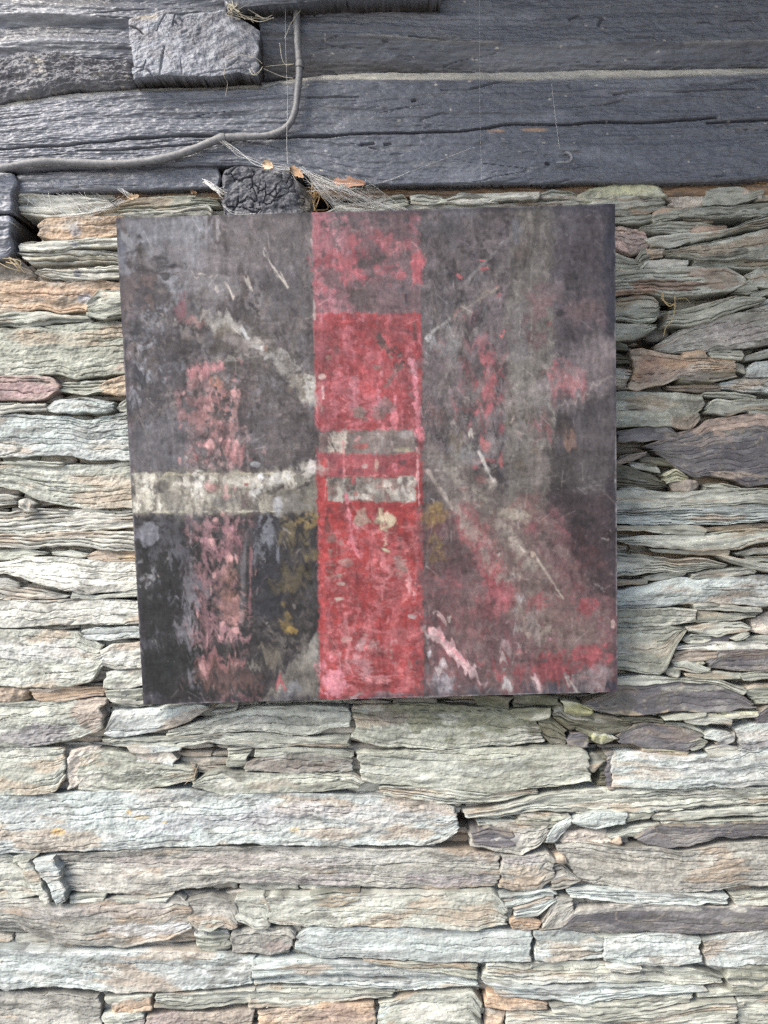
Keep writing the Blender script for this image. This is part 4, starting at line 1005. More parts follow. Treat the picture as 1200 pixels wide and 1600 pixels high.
lay(blob(575, 410, 20, 7, -15) * .85, (88, 82, 84)); lay(blob(608, 435, 40, 34) * dry(.6), (116, 98, 106)); lay(blob(560, 465, 34, 22) * dry(.6), (106, 92, 96)); lay(blob(635, 465, 22, 30) * dry(.5), (104, 98, 106)); lay(blob(520, 450, 16, 22) * dry(.5), (104, 84, 90)); lay(blob(580, 348, 70, 10) * dry(.6), (92, 84, 90)); lay(blob(550, 360, 20, 8) * .5, (130, 122, 122)); lay(stroke([(634, 462), (634, 474)], 2.5) * .9, (60, 56, 66)); lay(blob(616, 420, 9, 7) * .7, (84, 76, 80))
lay(box(646, 660, 400, 442, 3) * .85, (178, 88, 100)); lay(box(640, 656, 336, 366, 4) * .6, (168, 110, 124)); lay(blob(626, 430, 9, 10) * .7, (184, 96, 108))
lay(colbox(490, 674) * .97, (154, 64, 70), .09, .25); lay(colbox(490, 674) * dry(.3) * .5, (150, 84, 92)); lay(colbox(490, 674) * dry(.2, NVERT) * .8, (180, 104, 116)); lay(blob(580, 600, 40, 30) * .5, (176, 76, 82)); lay(colbox(488, 560, r=150) * .5, (178, 100, 112))
lay(stroke([(588, 527), (607, 548)], 4.5, 1.5, 2) * .95, (86, 74, 72)); lay(blob(622, 565, 18, 14, -35) * dry(.55, NHOR), (84, 70, 70)); lay(stroke([(627, 568), (612, 590), (603, 604)], 4, 2, 2) * .8, (122, 98, 98)); lay(blob(589, 574, 9, 5) * .8, (134, 116, 112)); lay(blob(648, 512, 3, 14) * .7, (90, 76, 76)); lay(blob(525, 545, 5, 8) * .6, (96, 76, 76)); lay(blob(512, 560, 7, 5) * .7, (146, 116, 104))
lay(stroke([(645, 565), (652, 610), (655, 680)], 4.5, 2, 2) * .9, (208, 128, 146), .06, .25); lay(stroke([(640, 560), (650, 590)], 2.5, 1.5) * .7, (214, 150, 166)); lay(box(549, 559, 590, 640, 3) * .7, (178, 120, 134)); lay(stroke([(592, 612), (594, 640)], 3, 1.5) * .8, (204, 136, 156)); lay(stroke([(536, 615), (543, 632), (537, 640)], 1.2, .8) * .8, (206, 120, 130), .05, .2)
lay(blob(563, 645, 13, 15) * .9, (128, 116, 112)); lay(blob(592, 645, 10, 14) * .85, (124, 108, 108)); lay(blob(604, 636, 10, 12) * .7, (142, 118, 122)); lay(blob(617, 625, 3, 12) * .8, (204, 124, 138)); lay(blob(617, 655, 4, 14) * .6, (196, 112, 126)); lay(blob(502, 588, 5, 4) * .9, (198, 174, 170)); lay(stroke([(504, 605), (505, 622)], 1.2, .8) * .8, (206, 176, 178))
lay(colbox(672, 712, l=4, r=12) * .93, (124, 113, 111), .1, .2); lay(box(513, 541, 676, 708, 3) * dry(.7, NVERT), (186, 178, 170), .08); lay(box(500, 513, 676, 706, 3) * dry(.6), (118, 98, 98)); lay(box(585, 645, 672, 706, 4) * dry(.45), (148, 138, 138)); lay(blob(562, 697, 12, 6) * .8, (158, 84, 84)); lay(stroke([(514, 678), (524, 706)], 1.2, .8) * .7, (70, 62, 60)); lay(blob(630, 703, 18, 4) * .7, (164, 156, 136)); lay(blob(632, 680, 20, 8) * .6, (150, 144, 148))
lay(colbox(709, 747) * .96, (158, 76, 84), .1, .2); lay(box(510, 655, 708, 718, 2) * .5, (128, 70, 80)); lay(blob(545, 726, 46, 12) * dry(.3), (190, 104, 112)); lay(blob(570, 728, 5, 4) * .8, (170, 158, 156)); lay(blob(588, 728, 3, 8) * .8, (166, 140, 130)); lay(blob(617, 730, 4, 7) * .85, (204, 120, 136)); lay(blob(630, 722, 6, 4) * .85, (76, 66, 72)); lay(stroke([(540, 744), (648, 744)], 1, .7, .6) * .6, (200, 140, 140)); lay(blob(508, 725, 14, 8) * dry(.5), (130, 100, 100)); lay(stroke([(536, 690), (538, 745)], 1.4, .8) * .6, (196, 120, 130))
lay(colbox(744, 1120) * .97, (156, 56, 59), .08, .25); lay(colbox(800, 1120) * dry(.22, NVERT) * .6, (182, 102, 110), .1); lay(colbox(900, 1120) * dry(.3) * .5, (152, 72, 80)); lay(colbox(820, 1120) * dry(.2, NHOR) * .7, (182, 104, 110), .1)
lay(box(511, 649, 747, 783, 2, 1.5) * .97, (142, 138, 134), .14, .3); lay(box(511, 649, 747, 783, 2, 1.5) * dry(.4), (172, 169, 164), .1); lay(box(511, 649, 747, 783, 2, 1.5) * dry(.25), (108, 102, 98)); lay(blob(552, 752, 4, 7) * .8, (168, 84, 92)); lay(blob(556, 772, 4, 4) * .8, (166, 86, 88)); lay(blob(606, 755, 8, 6) * .8, (196, 190, 184)); lay(blob(640, 758, 10, 12) * dry(.5), (196, 194, 192)); lay(blob(632, 755, 6, 8) * .6, (86, 80, 80))
lay(box(501, 509, 720, 1000, 2) * .7, (184, 66, 70)); lay(stroke([(510, 750), (507, 785)], 1.2, .8) * .7, (210, 150, 150)); lay(stroke([(541, 775), (546, 810), (552, 850), (560, 870)], 3.5, 2, 2) * .9, (206, 122, 138), .06, .2); lay(blob(552, 835, 9, 16) * dry(.6), (206, 128, 142))
lay(poly([(558, 796), (571, 792), (577, 815), (560, 822), (552, 812)], 2, 1.5) * .9, (148, 134, 122)); lay(poly([(590, 795), (598, 795), (604, 820), (584, 818)], 2, 1.5) * .9, (152, 140, 122)); lay(blob(607, 815, 12, 13, 30) * dry(.65), (192, 184, 158)); lay(stroke([(594, 795), (596, 830)], 1.5, 1) * .8, (206, 186, 160), .05, .2)
lay(blob(512, 806, 5, 14) * .85, (92, 62, 62)); lay(blob(521, 840, 10, 8) * dry(.5), (120, 86, 84)); lay(blob(545, 880, 10, 5) * .7, (164, 140, 138)); lay(blob(536, 912, 8, 4) * .8, (164, 150, 144)); lay(blob(530, 936, 9, 3.5) * .9, (180, 168, 160)); lay(blob(541, 1000, 7, 4) * .7, (176, 152, 148)); lay(blob(525, 880, 14, 40) * dry(.25, NHOR), (164, 128, 124))
lay(blob(603, 860, 8, 7) * .9, (196, 190, 166)); lay(stroke([(606, 830), (602, 852)], 2, 1.4, 1) * .7, (200, 180, 160)); lay(stroke([(597, 868), (603, 905), (597, 918)], 3.8, 1.5) * .85, (196, 118, 124), .06, .25); lay(blob(620, 885, 12, 16) * dry(.5), (150, 118, 116)); lay(blob(643, 915, 8, 20) * dry(.5), (204, 140, 146)); lay(blob(646, 925, 5, 5) * .9, (214, 186, 182), .05, .3); lay(blob(625, 848, 6, 10) * dry(.6), (142, 110, 116)); lay(blob(644, 963, 7, 5) * .8, (176, 168, 172)); lay(stroke([(540, 960), (545, 1010), (536, 1060)], 3, 2) * .6, (196, 126, 134))
lay(blob(520, 1060, 22, 26) * dry(.6), (206, 130, 146), .08); lay(blob(555, 1040, 30, 24) * dry(.4), (180, 128, 136)); lay(blob(560, 1085, 16, 12) * .85, (138, 128, 132)); lay(blob(600, 1010, 30, 12) * dry(.4), (182, 142, 148)); lay(blob(580, 1010, 14, 12) * dry(.4), (140, 104, 104)); lay(blob(610, 1085, 44, 5) * .8, (120, 118, 126)); lay(blob(590, 1062, 18, 6) * dry(.5), (204, 130, 138)); lay(blob(540, 1075, 14, 5) * .7, (204, 124, 140))
lay(box(653, 661, 540, 1090, 2) * .5, (150, 62, 68)); lay(stroke([(651, 700), (655, 790)], 1.4, .8) * dry(.6), (196, 140, 146))
lay(stroke([(491, 470), (492, 500)], 2, 1.2) * .8, (190, 176, 176), .05, .2); lay(stroke([(487, 372), (489, 395)], 1.5, 1) * .7, (190, 170, 176))
# right of the column
R0 = box(661, 798, 318, 720, 3); lay(R0 * dry(.4), (112, 104, 110)); lay(R0 * dry(.3), (82, 77, 80)); lay(blob(700, 400, 60, 40) * dry(.6) * .8, (116, 108, 116)); lay(blob(720, 350, 70, 16) * dry(.5), (92, 90, 96)); lay(blob(770, 360, 30, 16) * .5, (86, 80, 80)); lay(blob(700, 330, 40, 12) * .5, (110, 112, 124))
for a, b, w, c in [((666, 506), (728, 440), 2, (140, 134, 134)), ((712, 490), (775, 452), 3, (150, 140, 130)), ((728, 440), (800, 365), 3, (136, 130, 134)), ((668, 525), (700, 500), 4, (150, 152, 158)), ((730, 530), (745, 515), 1.5, (168, 160, 150)), ((715, 480), (790, 430), 2, (120, 112, 112))]:
    lay(stroke([a, b], w, 1.2, 1) * dry(.7), c, .08, .15)
for x, y, rx, ry in [(752, 407, 8, 2.5), (718, 432, 4, 2.5), (756, 420, 7, 2), (780, 462, 5, 2), (785, 517, 4, 2.5), (777, 448, 3, 3)]: lay(blob(x, y, rx, ry) * .9, (190, 104, 110))
lay(blob(740, 490, 30, 8, -30) * dry(.5), (124, 100, 106)); lay(blob(700, 535, 26, 16) * dry(.4) * .5, (150, 152, 158)); lay(blob(720, 495, 26, 10) * dry(.4), (140, 96, 106)); lay(blob(745, 545, 50, 24) * dry(.5), (132, 94, 102)); lay(blob(740, 502, 26, 12) * dry(.5), (76, 70, 76))
AL = 0.6; lay(box(722, 787, 560, 622, 14, 8) * dry(.55), (172, 88, 98), .12); lay(box(760, 786, 578, 606, 5) * dry(.5), (196, 104, 112)); lay(blob(742, 600, 14, 10) * dry(.6), (204, 96, 108)); lay(box(725, 790, 618, 634, 3) * dry(.6), (104, 84, 84)); lay(blob(750, 640, 22, 8) * dry(.7), (204, 100, 114)); lay(blob(740, 655, 22, 16) * dry(.6), (160, 88, 96)); lay(blob(765, 660, 16, 18) * .8, (142, 126, 134), .06); lay(blob(765, 700, 20, 20) * .8, (132, 126, 130), .06); lay(box(778, 787, 640, 684, 2) * dry(.7), (176, 92, 104)); lay(blob(756, 693, 9, 10) * .9, (204, 106, 110)); lay(blob(782, 725, 5, 14) * .85, (192, 96, 98)); lay(blob(762, 720, 22, 5) * dry(.6), (150, 80, 84))
lay(blob(700, 620, 34, 60) * dry(.5), (98, 92, 92)); lay(blob(690, 600, 30, 30) * dry(.5), (126, 112, 118)); lay(blob(680, 650, 22, 30) * dry(.4), (150, 108, 112)); lay(blob(705, 700, 32, 24) * dry(.6), (138, 140, 142)); lay(blob(683, 728, 18, 16) * dry(.6), (154, 158, 166)); lay(blob(720, 690, 24, 10) * dry(.5), (116, 104, 90)); lay(blob(735, 715, 22, 12) * .7, (160, 162, 170)); lay(stroke([(748, 706), (770, 752)], 2.5, 1.2) * .9, (186, 184, 184), .05, .3); lay(stroke([(734, 674), (737, 686)], 2, 1) * .9, (206, 200, 196)); lay(blob(768, 752, 7, 8) * .9, (196, 188, 184), .05, .2); lay(blob(750, 748, 14, 8) * .8, (158, 84, 92)); lay(blob(742, 730, 10, 6) * dry(.6), (178, 92, 100))
# vertical grey-green strip
AL = 1.0
lay(poly([(806, 320), (868, 318), (866, 850), (790, 850), (793, 480)], 5, 3) * .9, (114, 110, 108), .08); lay(box(795, 866, 330, 700, 6, 4) * dry(.5, NVERT), (130, 126, 124)); lay(box(796, 825, 470, 560, 6) * .6, (118, 115, 120)); lay(blob(816, 390, 14, 20) * .6, (104, 90, 90)); lay(blob(808, 360, 8, 20) * .7, (112, 114, 126)); lay(box(822, 866, 430, 448, 5) * .6, (96, 92, 90)); lay(blob(846, 500, 30, 40) * dry(.5), (114, 94, 98)); lay(blob(858, 505, 9, 7) * .8, (130, 92, 92)); lay(blob(836, 590, 20, 16) * dry(.6), (92, 90, 88)); lay(blob(840, 620, 16, 22) * .6, (122, 120, 122)); lay(stroke([(829, 340), (831, 640)], 1.2, 1) * dry(.5, NVERT), (128, 126, 124)); lay(blob(835, 663, 38, 22) * dry(.6), (144, 92, 98)); lay(blob(846, 680, 22, 24) * dry(.4), (134, 110, 116)); lay(blob(816, 640, 20, 20) * dry(.6), (102, 96, 90)); lay(blob(812, 690, 8, 40) * .6, (126, 124, 126)); lay(stroke([(800, 655), (808, 672), (816, 690)], 3, 2) * dry(.6), (168, 150, 148)); lay(blob(838, 706, 12, 3) * .8, (170, 158, 144)); lay(blob(846, 730, 14, 20) * .5, (130, 122, 122)); lay(blob(820, 720, 20, 26) * dry(.5), (106, 98, 92))
# right margin
lay(box(868, 985, 300, 720, 6, 5) * .8, (90, 84, 92), .1); lay(box(868, 985, 300, 440, 10, 6) * dry(.4), (104, 100, 110)); lay(blob(890, 350, 24, 20) * .4, (112, 110, 118)); lay(box(945, 985, 300, 520, 12, 6) * .8, (54, 56, 72)); lay(box(868, 985, 300, 334, 5) * .5, (62, 62, 74)); lay(blob(890, 445, 14, 24) * dry(.6), (72, 68, 72)); lay(blob(900, 425, 20, 50) * dry(.4), (80, 74, 80)); lay(blob(875, 490, 9, 9) * .9, (66, 60, 64)); lay(blob(905, 495, 26, 30) * dry(.5), (112, 98, 104)); lay(blob(860, 460, 20, 16) * .7, (112, 100, 104)); lay(blob(908, 484, 20, 8) * .6, (122, 104, 106))
lay(poly([(900, 548), (935, 520), (964, 545), (964, 590), (880, 640), (862, 610)], 7, 4) * .7, (122, 114, 120), .08); lay(blob(925, 540, 18, 14) * .6, (124, 122, 130)); lay(blob(885, 585, 26, 22) * dry(.65), (160, 104, 112), .12); lay(blob(895, 592, 10, 8) * dry(.5), (196, 168, 158)); lay(blob(878, 618, 16, 10) * .6, (122, 82, 88)); lay(stroke([(880, 632), (950, 592)], 1.6, 1) * .6, (150, 142, 144))
lay(poly([(880, 640), (965, 590), (966, 720), (862, 720)], 8, 4) * .7, (92, 88, 92), .08); lay(blob(925, 650, 26, 26) * dry(.5), (76, 73, 78)); lay(blob(882, 668, 9, 16) * .8, (80, 72, 72)); lay(blob(890, 690, 8, 18) * dry(.6), (128, 104, 96)); lay(stroke([(895, 690), (897, 770)], 1.4, 1) * .5, (128, 124, 128))
lay(box(858, 985, 706, 860, 4, 2) * .88, (66, 62, 65), .08); lay(box(900, 955, 705, 780, 6, 4) * .5, (98, 94, 98)); lay(blob(935, 770, 28, 16) * dry(.5), (112, 108, 112)); lay(box(860, 900, 706, 760, 6) * .7, (70, 67, 68)); lay(box(858, 985, 775, 1010, 12, 6) * .9, (64, 56, 62), .1); lay(box(858, 955, 785, 880, 10, 8) * .6, (84, 70, 74)); lay(blob(890, 830, 20, 40) * dry(.4), (108, 80, 84)); lay(blob(918, 802, 18, 8) * dry(.4), (128, 96, 96)); lay(blob(925, 860, 20, 30) * dry(.35), (118, 80, 86)); lay(box(948, 985, 750, 1060, 4) * .6, (66, 62, 72)); lay(stroke([(961, 330), (964, 1075)], 1.0, .8) * dry(.5, NVERT), (140, 136, 138))
# lower right: wine red ground, grey-olive diagonal beam
LR = poly([(662, 800), (870, 800), (985, 940), (985, 1110), (662, 1110)], 14, 8); lay(LR * .9, (110, 82, 87), .1); AL = 0.55; lay(LR * dry(.35), (128, 72, 80)); lay(LR * dry(.3), (96, 80, 84)); lay(LR * dry(.2), (120, 106, 106))
lay(poly([(662, 755), (690, 770), (735, 900), (662, 900)], 8, 5) * .7, (74, 64, 68), .15); lay(blob(680, 800, 16, 18) * dry(.8), (136, 112, 76)); lay(blob(683, 845, 16, 14) * dry(.7), (128, 110, 82)); lay(blob(685, 870, 16, 12) * dry(.5), (120, 96, 66)); lay(blob(675, 895, 16, 14) * dry(.6), (136, 86, 84)); lay(blob(712, 880, 30, 24) * dry(.5), (92, 68, 72)); lay(blob(705, 850, 20, 14) * .6, (66, 60, 66))
beam = poly([(668, 705), (725, 715), (805, 795), (935, 1000), (900, 1030), (830, 1020), (735, 850)], 14, 8)
lay(beam * .92, (122, 113, 108), .1); lay(stroke([(672, 738), (700, 780), (735, 850)], 16, 6, 3) * .5, (120, 110, 104)); lay(stroke([(668, 735), (705, 792)], 3, 1.5) * .7, (156, 146, 142)); lay(stroke([(730, 800), (760, 870), (785, 940)], 16, 8, 6) * dry(.65), (156, 88, 98)); lay(blob(735, 835, 22, 24) * dry(.5), (168, 88, 98)); lay(blob(772, 890, 14, 14) * dry(.6), (166, 80, 88)); lay(blob(722, 780, 22, 16) * dry(.5), (160, 132, 132))
lay(stroke([(745, 775), (800, 830), (835, 880)], 12, 6, 4) * dry(.45), (152, 144, 136)); lay(blob(798, 800, 22, 12, 30) * dry(.6), (168, 160, 148), .1, .2); lay(blob(815, 812, 14, 9, 45) * dry(.7), (186, 176, 164), .06, .2); lay(blob(815, 838, 14, 9, 40) * dry(.5), (176, 170, 160)); lay(stroke([(832, 862), (860, 905), (880, 935)], 1.4, .8) * .6, (172, 160, 152)); lay(blob(832, 866, 4, 5) * .9, (206, 190, 170), .05, .3); lay(blob(815, 858, 7, 3, 40) * .8, (180, 172, 166)); lay(blob(780, 866, 3, 3) * .9, (214, 210, 200)); lay(blob(820, 800, 20, 30) * dry(.5), (128, 92, 90)); lay(blob(846, 800, 12, 40) * dry(.5), (112, 86, 84))
lay(stroke([(865, 910), (900, 975), (920, 1010)], 22, 9, 5) * .55, (124, 108, 108)); lay(blob(755, 925, 44, 22) * dry(.6), (146, 74, 84)); lay(blob(850, 935, 22, 18) * dry(.5), (142, 70, 80)); lay(blob(935, 945, 22, 16) * dry(.8), (160, 74, 82), .1); lay(blob(905, 950, 16, 14) * dry(.6), (144, 72, 80)); lay(blob(728, 950, 30, 40) * dry(.4), (116, 76, 82)); lay(blob(700, 950, 36, 16) * dry(.6), (88, 76, 78))
lay(blob(816, 942, 8, 6) * .85, (178, 182, 192)); lay(blob(788, 940, 6, 7) * .85, (190, 104, 120)); lay(blob(805, 955, 5, 3) * .8, (176, 178, 184)); lay(blob(838, 955, 6, 5) * .7, (156, 130, 138)); lay(blob(800, 905, 24, 12) * dry(.5), (160, 146, 146)); lay(blob(848, 985, 22, 12) * dry(.6), (168, 156, 150)); lay(blob(805, 985, 18, 8) * dry(.5), (164, 158, 158)); lay(blob(860, 998, 4, 4) * .9, (196, 132, 160)); lay(blob(790, 1008, 6, 7) * .7, (178, 160, 166)); lay(blob(808, 1015, 10, 7) * dry(.5), (152, 146, 150))
AL = 1.0; lay(stroke([(676, 986), (700, 1012), (735, 1045)], 5.5, 1.6, 1.5) * .92, (196, 164, 170), .08, .35); lay(stroke([(680, 985), (730, 1040)], 2, 1.2) * dry(.5), (206, 130, 146)); lay(blob(672, 982, 6, 8) * .6, (190, 130, 140)); lay(blob(690, 966, 14, 4, 40) * dry(.5), (206, 176, 180)); lay(blob(702, 968, 2, 9, -20) * .8, (196, 186, 184)); lay(blob(668, 1012, 7, 12) * dry(.7), (160, 158, 166))
lay(blob(730, 1022, 30, 7) * dry(.5), (158, 74, 82)); lay(blob(870, 1040, 60, 22) * dry(.65), (142, 74, 82), .1); lay(blob(930, 1020, 26, 12) * dry(.6), (150, 78, 86)); lay(blob(785, 1050, 30, 16) * dry(.4), (140, 76, 84)); lay(blob(690, 1060, 16, 22) * .6, (126, 98, 104))
lay(blob(695, 1068, 20, 14, 20) * .85, (142, 142, 152), .06); lay(blob(688, 1043, 9, 8) * .8, (172, 164, 170)); lay(blob(738, 1042, 4, 8) * .8, (158, 156, 160)); lay(blob(752, 1077, 11, 6) * .85, (142, 142, 152)); lay(blob(792, 1067, 12, 13, 20) * dry(.75), (176, 178, 182)); lay(blob(786, 1030, 6, 9) * .7, (172, 160, 162)); lay(stroke([(836, 1058), (845, 1080)], 6, 3) * dry(.75), (190, 164, 170)); lay(poly([(884, 1056), (945, 1040), (962, 1068), (905, 1084)], 4, 3) * .75, (136, 128, 134), .08); lay(stroke([(885, 1058), (903, 1084)], 1.4, .8) * .7, (176, 170, 170)); lay(blob(915, 1062, 12, 9) * dry(.5), (166, 120, 128))
lay(box(662, 985, 1070, 1100, 8, 5) * dry(.4), (84, 82, 90)); lay(blob(860, 1078, 24, 9) * .8, (72, 70, 84)); lay(blob(955, 1072, 12, 9) * .85, (54, 56, 74)); lay(blob(957, 905, 3, 12) * dry(.4), (210, 180, 180)); lay(blob(958, 975, 2.5, 6) * .8, (210, 180, 176))
for a_, b_, w_, c_ in [((505, 728), (400, 770), 9, (168, 166, 162)), ((500, 640), (430, 560), 7, (150, 148, 146)), ((664, 640), (735, 520), 8, (134, 128, 130)), ((664, 560), (800, 400), 5, (128, 122, 124)), ((670, 690), (870, 596), 10, (126, 118, 121)), ((850, 606), (962, 545), 14, (136, 126, 131)), ((664, 700), (790, 560), 6, (128, 120, 122)),
                       ((672, 735), (780, 900), 9, (142, 132, 128)), ((700, 730), (830, 880), 10, (140, 134, 128)), ((662, 980), (760, 1070), 4, (170, 150, 156)), ((760, 850), (850, 1010), 7, (140, 128, 128)), ((230, 505), (420, 545), 10, (132, 126, 126))]:
    lay(stroke([a_, b_], w_, w_ * .6, w_ * .3) * dry(.5) * .62, tuple(min(235, q_ + 14) for q_ in c_), .08)
AL = 1.0
lay(poly([(862, 770), (985, 770), (985, 935), (925, 930)], 10, 5) * .8, (66, 58, 63), .1); lay(blob(905, 850, 40, 60) * dry(.4) * .6, (52, 48, 52)); lay(blob(925, 870, 22, 30) * dry(.25) * .7, (112, 78, 84))
lay(poly([(880, 560), (930, 522), (964, 540), (964, 596), (885, 640), (868, 610)], 10, 6) * .5, (140, 130, 135), .08); lay(blob(888, 588, 22, 18) * dry(.5) * .7, (170, 112, 120), .1); lay(stroke([(868, 640), (955, 588)], 1.6, 1, .6) * .6, (166, 158, 158))
lay(blob(680, 805, 15, 20) * dry(.6) * .8, (140, 116, 72), .12); lay(blob(684, 852, 15, 16) * dry(.5) * .7, (130, 110, 74), .12)
lay(stroke([(600, 535), (640, 575)], 1.4, 1, 1.2) * dry(.6) * .8, (82, 58, 60)); lay(stroke([(608, 530), (630, 560), (612, 600)], 1.6, 1, 1.5) * dry(.5) * .8, (88, 64, 64))
for i_ in range(26):
    x_, y_ = RG.uniform(512, 640), RG.uniform(500, 1070); lay(stroke([(x_, y_), (x_ + RG.normal() * 3, y_ + RG.uniform(4, 12))], RG.uniform(.8, 1.6), .8, 1) * RG.uniform(.35, .7), [(112, 60, 62), (206, 140, 146), (150, 128, 124)][i_ % 3], .05)
for i_ in range(40):
    y_ = RG.uniform(565, 1050); x_ = RG.normal(342, 20); lay(blob(x_, y_, RG.uniform(2, 6), RG.uniform(3, 10)) * RG.uniform(.4, .8), (206, 158, 160), .1)
# knife-dragged surface: the wet paint was pulled down the canvas, and across the red bar
dragy = np.round((4.0 * vn(SH, S1, S1, 4.0, 90, RG) + 1.6 * vn(SH, S1, S1, 2.2, 40, RG)) * sm(vn(SH, S1, S1, 70, 70, RG), -1.0, 1.0) * (1 - sm(np.minimum(X - 495, 655 - X), -4, 4))).astype(int)
dragx = np.round(3 * vn(SH, S1, S1, 60, 2.2, RG) * sm(np.minimum(X - 512, 645 - X), 0, 14) * sm(vn(SH, S1, S1, 40, 40, RG), -.6, 1)).astype(int)
iy_, ix_ = np.mgrid[0:NV, 0:NU]
keep = sm(np.abs(Y - 770), 44, 70)[..., None]
pd_ = pc[np.clip(iy_ + dragy, 0, NV - 1), np.clip(ix_ + dragx, 0, NU - 1)]
pc = pc * (1 - 0.85 * keep) + pd_ * 0.85 * keep
# last crisp marks on top of the scraped ground
lay(stroke([(676, 986), (700, 1012), (735, 1045)], 5.5, 1.4, 1.2) * .9, (194, 162, 168), .07, .35); lay(stroke([(682, 988), (728, 1036)], 2, 1.2) * dry(.5) * .8, (206, 132, 146))
for a_, b_, w_, c_ in [((668, 525), (702, 498), 2.2, (150, 148, 150)), ((712, 492), (778, 450), 2.0, (150, 142, 136)), ((728, 440), (800, 366), 2.0, (138, 134, 138)), ((412, 396), (450, 450), 1.3, (190, 184, 180)), ((668, 735), (708, 795), 2.4, (160, 150, 146)), ((832, 862), (880, 935), 1.2, (172, 162, 154)), ((748, 706), (770, 752), 2.2, (186, 184, 184)), ((886, 1058), (904, 1084), 1.3, (176, 170, 170))]:
    lay(stroke([a_, b_], w_, 1.1, .8) * .75, c_, .06, .15)
# varnished dark rim
edge = np.minimum(np.minimum(np.arange(NU)[None], NU - 1 - np.arange(NU)[None]), np.minimum(np.arange(NV)[:, None], NV - 1 - np.arange(NV)[:, None])) * S1
lay((1 - sm(edge, 1, 9)) * .55 * dry(.7), (62, 62, 74)); lay((1 - sm(edge, 0.5, 2.2)) * dry(.4), (130, 128, 136))
# small flecks everywhere
lay(sm(nz(NF), 2.6, 2.8) * .4, (160, 155, 153))
# scraped, dragged paint: crisp lighter and darker flecks over everything
fl1 = sm(nz(NF) + 0.5 * nz(NVERT), 1.2, 1.7) * sm(nz(NZ), -0.6, 0.6); fl2 = sm(nz(NF) + 0.5 * nz(NHOR), 1.2, 1.7) * sm(nz(NZ), -0.6, 0.6); fl3 = sm(nz(NF) + 0.4 * nz(NZ), 1.1, 1.6)
pc = pc * (1 + 0.24 * fl1 + 0.20 * fl2 - 0.16 * fl3)[..., None]
for i_ in range(150):
    x_, y_ = RG.uniform(190, 960), RG.uniform(330, 1090); a_ = RG.choice([RG.normal(1.57, .12), RG.normal(-0.7, .25), RG.normal(0.8, .25)]); L_ = RG.uniform(4, 26)
    iy0 = int(np.clip((y_ - 330 - L_) / 765 * NV, 0, NV - 12)); iy1 = int(np.clip((y_ - 330 + L_ + 14) / 750 * NV, 12, NV)); ix0 = int(np.clip((x_ - 225 - L_) / 780 * NU, 0, NU - 12)); ix1 = int(np.clip((x_ - 180 + L_ + 8) / 740 * NU, 12, NU))
    sl = (slice(iy0, iy1), slice(ix0, ix1))
    d_ = seg_dist(X[sl], Y[sl], [(x_ - math.cos(a_) * L_ / 2, y_ - math.sin(a_) * L_ / 2), (x_ + math.cos(a_) * L_ / 2, y_ + math.sin(a_) * L_ / 2)])
    m_ = (1 - sm(d_, 0.4, RG.uniform(1.0, 2.0)))[..., None] * RG.uniform(.2, .6)
    pc[sl] = pc[sl] * (1 - m_) + m_ * (pc[sl] * 1.2 + C(120, 116, 116) * .8)
micro = vn(SH, S1, S1, 2.6, 2.6, RG); micro2 = vn(SH, S1, S1, 2.4, 9, RG)
pc = pc * np.clip(1 + 0.07 * nz(NHOR) + 0.06 * nz(NVERT) + .08 * nz(NF) + 0.05 * micro + 0.06 * micro2, 0.4, 1.9)[..., None]
# relief: cockled skin, brush ridges, canvas
cockle = np.sin((Y + 4 * nz(NZ) + 2 * nz(NF)) / 1.5 + X * .12) * sm(nz(NZ), -0.2, 1.0)
ph = 0.6 * ph + 0.05 * cockle + 0.05 * nz(NHOR) + 0.05 * nz(NVERT) + 0.045 * nz(NF)
nrm = np.cross(corner[0, 1] - corner[0, 0], corner[1, 0] - corner[0, 0]); nrm /= np.linalg.norm(nrm)
if nrm[1] > 0: nrm = -nrm
base = (corner[1, 0] + corner[1, 1]) / 2
painting = empty('painting', tuple(base - nrm * 0.011))
tag(painting, 'square abstract painting in grey and black with a broad red bar, on the slate', 'painting')
co = pos + nrm * (np.clip(ph, -1, 1.2) / 1000)[..., None]
child_local(mesh_obj('canvas_face', co.reshape(-1, 3), grid_quads(NV, NU), M_PAINT, None, pc.reshape(-1, 3), smooth=True), painting)
# wrapped sides of the stretcher
TH = 0.022
for nm, line, cline in [('wrapped_edge', co[0], pc[0]), ('wrapped_edge', co[-1], pc[-1]), ('wrapped_edge', co[:, 0], pc[:, 0]), ('wrapped_edge', co[:, -1], pc[:, -1])]:
    rows = [line - nrm * TH * t for t in (0, 0.03, 0.2, 0.5, 0.8, 1.0)]
    A = np.stack(rows); q = grid_quads(len(rows), A.shape[1])
    cc = np.stack([cline * f for f in (1, .95, .85, .8, .8, .8)])
    child_local(mesh_obj(nm, A.reshape(-1, 3), q, M_PAINT, None, cc.reshape(-1, 3)), painting)
bk = [corner[0, 0] - nrm * TH, corner[0, 1] - nrm * TH, corner[1, 1] - nrm * TH, corner[1, 0] - nrm * TH]
child_local(mesh_obj('back_board', bk, [(0, 1, 2, 3)], M_SOFT, None, np.ones((4, 3)) * np.array([0.3, 0.24, 0.17])), painting)

